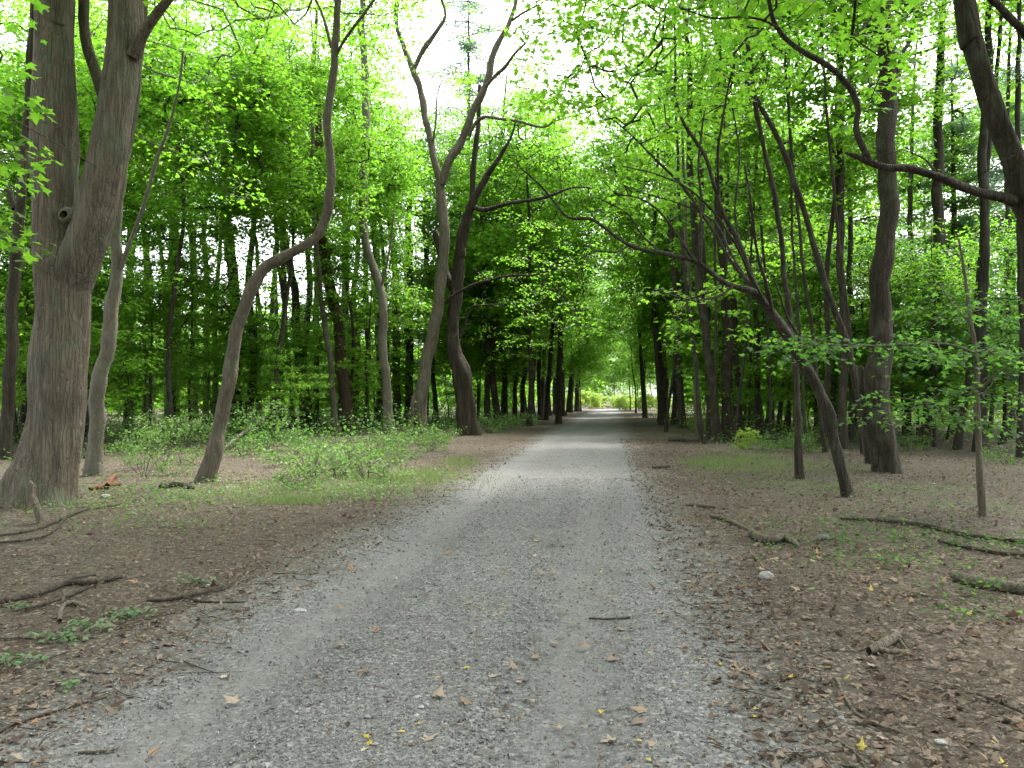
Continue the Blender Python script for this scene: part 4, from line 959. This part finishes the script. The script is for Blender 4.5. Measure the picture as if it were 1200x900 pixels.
# single fallen leaves that stand out
def fallen(n, mat, label, group, draw, s0, s1, seed):
    r = np.random.default_rng(seed); me = []
    for k in range(3):
        V0, F0 = LEAF[0]; V = V0.copy(); V[:, 0] *= r.uniform(.4, 1.0); V[:, 2] = r.uniform(-.9, .9) * V[:, 0] ** 2 + r.uniform(-.3, .6) * V[:, 1] ** 2 + r.normal(0, .03, len(V)); V[:, 2] -= V[:, 2].min()
        me.append(new_mesh('fallen_leaf', V, F0, 6, False, {'rnd': [r.random()] * 2}, mat))
    for k in range(n):
        u, y = draw(r); x = float(path_c(y)) + u
        o = link('fallen_leaf', me[k % 3]); o.location = (x, y, float(hgt(x, y)) + .014); o.rotation_euler = (r.normal(0, .12), r.normal(0, .12), r.uniform(0, 6.28)); s = r.uniform(s0, s1); o.scale = (s, s, s)
        tag(o, label, 'leaf', group)
fallen(34, M['yellow_leaf'], 'small yellow fallen leaf lying on the right half of the path', 'yellow leaves on the path', lambda r: (r.uniform(-.2, 1.7), 3.0 + 5 * r.random() ** 1.3), .025, .06, 1)
fallen(24, M['yellow_leaf'], 'yellow fallen leaf in the brown litter of the right verge', 'yellow leaves on the right verge', lambda r: (r.uniform(1.8, 4.6), 3.2 + 6 * r.random()), .035, .075, 2)
fallen(40, M['rust_leaf'], 'rust-orange dead leaf on the right verge', 'rusty leaves on the right verge', lambda r: (r.uniform(1.3, 4.5), 3.0 + 5 * r.random()), .05, .12, 3)
fallen(16, M['rust_leaf'], 'rust-coloured dead leaf on or beside the left half of the path', 'rusty leaves on the left', lambda r: (r.uniform(-3.2, -.3), 3.2 + 5 * r.random()), .04, .09, 4)
fallen(60, M['dry_leaf'], 'pale tan dead leaf lying on the grey gravel', 'tan leaves on the gravel', lambda r: (float(np.clip(r.normal(.4, .8), -1.6, 1.7)), 3.0 + 6 * r.random() ** 1.3), .04, .10, 5)
fallen(6, M['fresh_leaf'], 'green freshly fallen leaf on the right verge', 'green fallen leaves', lambda r: (r.uniform(1.4, 4.5), 3.6 + 5 * r.random()), .06, .10, 6)

# ------------------------------------------------------------------ gravel
def gravel():
    r = np.random.default_rng(401); n = 64000
    y = 2.3 + 13 * r.random(n) ** 2.0; u = np.clip(r.normal(0, 1.05, n), -2.2, 2.1); u = np.where(r.random(n) < .4, r.uniform(-2.0, 1.9, n), u)
    tr = np.exp(-((np.abs(u + .15) - .9) / .22) ** 2); k = r.random(n) > tr * .7; y, u = y[k], u[k]; n = len(y)
    x = path_c(y) + u; s = r.uniform(.003, .009, n) * np.where(r.random(n) < .05, 2.1, 1.0)
    O = np.array([(1, 0, 0), (0, 1, 0), (-1, 0, 0), (0, -1, 0), (0, 0, .75), (0, 0, -.5)], float)
    V = O[None] * s[:, None, None] * r.uniform(.6, 1.35, (n, 6, 3)); V = np.einsum('nij,nvj->nvi', rotm(r.uniform(0, 6.28, n), r.normal(0, .3, n), r.normal(0, .3, n)), V)
    V += np.stack([x, y, hgt(x, y) + .012 + s * .15], -1)[:, None]
    T = np.array([(0, 1, 4), (1, 2, 4), (2, 3, 4), (3, 0, 4), (1, 0, 5), (2, 1, 5), (3, 2, 5), (0, 3, 5)])
    o = link('gravel', new_mesh('gravel', V.reshape(-1, 3), (T[None] + (np.arange(n) * 6)[:, None, None]).reshape(-1, 3), 3, False, {'rnd': np.repeat(r.random(n), 8)}, M['gravel']), None, 'stuff')
    tag(o, 'loose grey gravel on the path surface', 'gravel')
gravel()
def stone(px, py, wd, label, mat='stone', flat=.5, seed=0):
    r = np.random.default_rng(seed + 900); p = G(px, py); s = wd * p[1] / F / 2
    V, Fq = [], []; n, m = 10, 6
    for i in range(m + 1):
        for k in range(n):
            a = 2 * math.pi * k / n; t = math.pi * i / m; q = 1 + .16 * math.sin(2 * a + seed) * math.sin(t) + r.normal(0, .06)
            V.append((math.cos(a) * math.sin(t) * s * q, math.sin(a) * math.sin(t) * s * q * .8, math.cos(t) * s * flat * q))
    for i in range(m):
        for k in range(n): Fq.append((i * n + k, (i + 1) * n + k, (i + 1) * n + (k + 1) % n, i * n + (k + 1) % n))
    o = link('stone', new_mesh('stone', V, Fq, 4, False, {'rnd': [r.random()] * len(Fq)}, M[mat])); o.location = (p[0], p[1], p[2] + s * flat * .55); tag(o, label, 'stone')
stone(898, 679, 17, 'rounded grey stone on the right verge beyond the broken pale branch', seed=1, flat=.7)
stone(1106, 869, 20, 'flat pale bluish stone in the litter at bottom right', 'pale_stone', .3, 2)
stone(352, 714, 15, 'pale flat stone near the left edge of the gravel', 'pale_stone', .35, 3)
stone(244, 688, 7, 'small white stone between verge and gravel on the left', 'pale_stone', .6, 4)
stone(488, 836, 9, 'pale pebble near the middle of the path foreground', 'pale_stone', .6, 5)
stone(489, 815, 10, 'pale pebble beside a tan leaf in the path foreground', 'pale_stone', .6, 6)
stone(123, 586, 10, 'white lump on the ground right of the massive forked maple', 'pale_stone', .6, 7)
stone(965, 635, 14, 'grey stone at the end of the mossy broken branch on the right', 'stone', .6, 8)

# ------------------------------------------------------------------ fallen branches
def stick(pts, label, mat='dead_dark', name='fallen_branch', forks=(), lift=.0, seed=0, cat='branch'):
    base = G(pts[0][0], pts[0][1])
    def line(q):
        V, rr = [], []
        for e in q:
            p = G(e[0], e[1]); rad = e[2] * p[1] / F / 2; p[2] += rad * .7 + .012 + lift + (e[3] if len(e) > 3 else 0); V.append(p); rr.append(rad)
        return V, rr
    V, rr = line(pts); tb = Tubes(); tb.add(V, rr, 8, .05, .18, seed + 1)
    o = link(name, tb.mesh(name, M[mat], base)); o.location = base
    for q in forks:
        V, rr = line(q); tb = Tubes(); tb.add(V, rr, 6, .05, .15, seed + 2); c = link('side_twig', tb.mesh('side_twig', M[mat], base), o)
    tag(o, label, cat)
stick([(-20, 715, 7), (30, 706, 7), (62, 696, 7), (80, 690, 6), (110, 689, 6), (142, 682, 5)], 'long dark stick lying across the left edge of the photo', seed=1, forks=[[(60, 697, 4), (85, 684, 3), (112, 679, 2)]])
stick([(30, 720, 3.5), (62, 711, 4), (88, 702, 4), (109, 693, 3)], 'shorter dark stick just below the long dark stick at left', seed=2)
stick([(70, 733, 5), (71, 722, 5), (76, 715, 5), (86, 713, 5), (100, 717, 5)], 'pale hooked piece of root below the dark sticks at left', 'dead_wood', seed=3)
stick([(-10, 754, 4), (40, 752, 4), (80, 750, 3), (112, 749, 2)], 'straight pale stick lying level at the left edge', 'dead_wood', seed=4)
stick([(172, 708, 3), (200, 706, 4), (214, 703, 5), (240, 696, 3), (262, 688, 2)], 'forked twig at the left verge pointing to the gravel', seed=5, forks=[[(214, 703, 3), (245, 707, 3), (288, 705, 2)], [(225, 699, 2.5), (262, 692, 2), (275, 682, 1.5)]])
stick([(-10, 634, 3), (40, 626, 3), (75, 615, 3), (100, 605, 2.5), (140, 597, 2)], 'long thin stick in front of the massive maple roots', seed=6)
stick([(-10, 641, 2.5), (35, 637, 3), (60, 629, 2.5), (76, 615, 2)], 'second thin stick below the one by the massive maple roots', seed=7)
stick([(125, 816, 2), (95, 824, 3), (50, 838, 3.5), (20, 848, 3.5), (-15, 866, 4)], 'thin brown stick slanting up from the bottom-left corner', seed=8)
stick([(92, 881, 4), (115, 880, 4), (136, 877, 3)], 'short grey twig on the gravel at the bottom left', 'dead_wood', seed=9)
stick([(1118, 679, 11), (1128, 684, 13), (1145, 689, 13), (1165, 692, 13), (1190, 696, 14), (1230, 702, 14)], 'thick brown log lying at the right edge', 'dead_wood', 'fallen_log', [[(1185, 694, 6, .01), (1200, 688, 4, .05), (1215, 676, 3, .09)]], seed=10, cat='log')
stick([(1018, 768, 9), (1030, 764, 12), (1042, 758, 12), (1052, 752, 9)], 'short stubby broken branch with a thin fork on the right verge', 'dead_wood', seed=11, forks=[[(1030, 766, 6), (1048, 769, 6), (1064, 768, 4)], [(1050, 748, 3), (1060, 762, 3), (1066, 768, 2)]])
stick([(970, 793, 3), (980, 797, 4), (987, 812, 4), (998, 830, 4), (1008, 840, 4), (1030, 850, 3), (1055, 858, 2)], 'thin crooked twig in the litter below the stubby broken branch', 'dead_wood', seed=12)
stick([(985, 614, 3), (1030, 618, 4), (1080, 624, 5), (1130, 633, 5), (1180, 639, 5), (1230, 640, 5)], 'long dark stick lying across the right floor below the sapling', seed=13)
stick([(1100, 641, 4), (1150, 651, 4), (1210, 658, 4)], 'thinner stick parallel to and below the long dark stick on the right', seed=14)
stick([(880, 628, 9), (892, 635, 9), (905, 637, 9), (920, 634, 8), (932, 638, 6)], 'mossy broken branch with pale splintered end on the right verge', 'dead_wood', seed=15, forks=[[(920, 634, 8), (930, 639, 7), (936, 643, 3)]])
stick([(833, 606, 4), (850, 610, 5), (868, 618, 4), (876, 622, 3)], 'slim pale stick right of the path, above the mossy broken branch', 'dead_wood', seed=16)
stick([(803, 592, 4), (820, 594, 5), (838, 596, 4)], 'small pale stick right of the path, furthest from camera of the pale ones', 'dead_wood', seed=26)
stick([(785, 517, 5), (800, 518, 7), (818, 519, 6)], 'dark log end on the verge left of the right trunk clump', 'dead_dark', 'fallen_log', seed=17, cat='log')
stick([(765, 549, 3), (775, 548.5, 4), (784, 547, 3)], 'dark twig on the path edge below the dark log end', seed=27)
stick([(690, 724, 2.5), (715, 725, 3), (738, 723, 2.5)], 'thin dark twig lying on the gravel right of centre', seed=18)
stick([(876, 830, 3), (885, 823, 4), (894, 816, 4)], 'short dark twig where gravel meets the right litter', seed=19)
stick([(1145, 816, 3), (1165, 824, 4), (1185, 833, 4), (1215, 846, 4)], 'dark stick running off the right edge near the bottom corner', seed=20)
stick([(970, 860, 2), (1000, 880, 3), (1018, 905, 3)], 'thin tan twig at the bottom edge right of the gravel', 'dead_wood', seed=21)
stick([(262, 532, 4, .05), (285, 522, 4, .35), (305, 516, 3.5, .6), (322, 512, 3, .85)], 'pale dead bough propped up behind the S-curved trunk', 'dead_wood', seed=22, forks=[[(305, 516, 2, .6), (330, 517, 2, .55), (352, 514, 1.5, .6)]])
stick([(15, 541, 7), (60, 540, 7), (108, 539, 6)], 'fallen log lying behind the massive forked maple', 'dead_dark', 'fallen_log', seed=23, cat='log')
stick([(105, 578, 4), (118, 576, 6), (130, 573, 6), (140, 571, 4)], 'crumbling orange piece of rotten wood right of the massive maple', 'rot', 'rotten_wood', [[(126, 576, 6, .02), (131, 570, 6, .07), (136, 568, 4, .09)]], seed=24, cat='wood')
stick([(188, 575, 5), (200, 573, 7), (212, 573, 7), (226, 575, 5)], 'flat piece of grey-brown bark left of the S-curved trunk base', 'dead_dark', 'bark_piece', seed=28, cat='bark')
def upright():
    b = G(48, 618); tb = Tubes(); tb.add([b + np.array((0, 0, -.05)), P(44, 598, b[1] + .02), P(37, 578, b[1] + .05), P(39, 570, b[1] + .05), P(35, 564, b[1] + .06)], [.045, .042, .035, .032, .018], 10, .05, .2, 4)
    o = link('broken_stick', tb.mesh('broken_stick', M['dead_wood'], b)); o.location = b; tag(o, 'broken grey stick standing upright before the massive maple', 'stick')
upright()
def twig_litter(name, label, n, draw, seed):
    r = np.random.default_rng(seed); tb = Tubes()
    for k in range(n):
        u, y = draw(); x = float(path_c(y)) + u; a = r.uniform(0, 6.28); L = r.uniform(.06, .38); b = r.normal(0, .4)
        q = []
        for s in (0, .5, 1):
            aa = a + b * s; xx = x + math.cos(aa) * L * s; yy = y + math.sin(aa) * L * s; q.append((xx, yy, float(hgt(xx, yy)) + .014 + r.uniform(0, .01)))
        d = r.uniform(.0015, .0045); tb.add(q, [d, d * .9, d * .5], 3)
    o = link(name, tb.mesh(name, M['dead_dark' if seed % 2 else 'dead_wood']), None, 'stuff'); tag(o, label, 'twigs')
twig_litter('twig_litter', 'fine dark twigs strewn over the left verge', 700, draw_side(-1, 6, 2.6, 16, 1.6), 501)
twig_litter('twig_litter', 'fine pale twigs strewn over the right verge', 800, draw_side(1, 6, 2.6, 16, 1.6), 502)
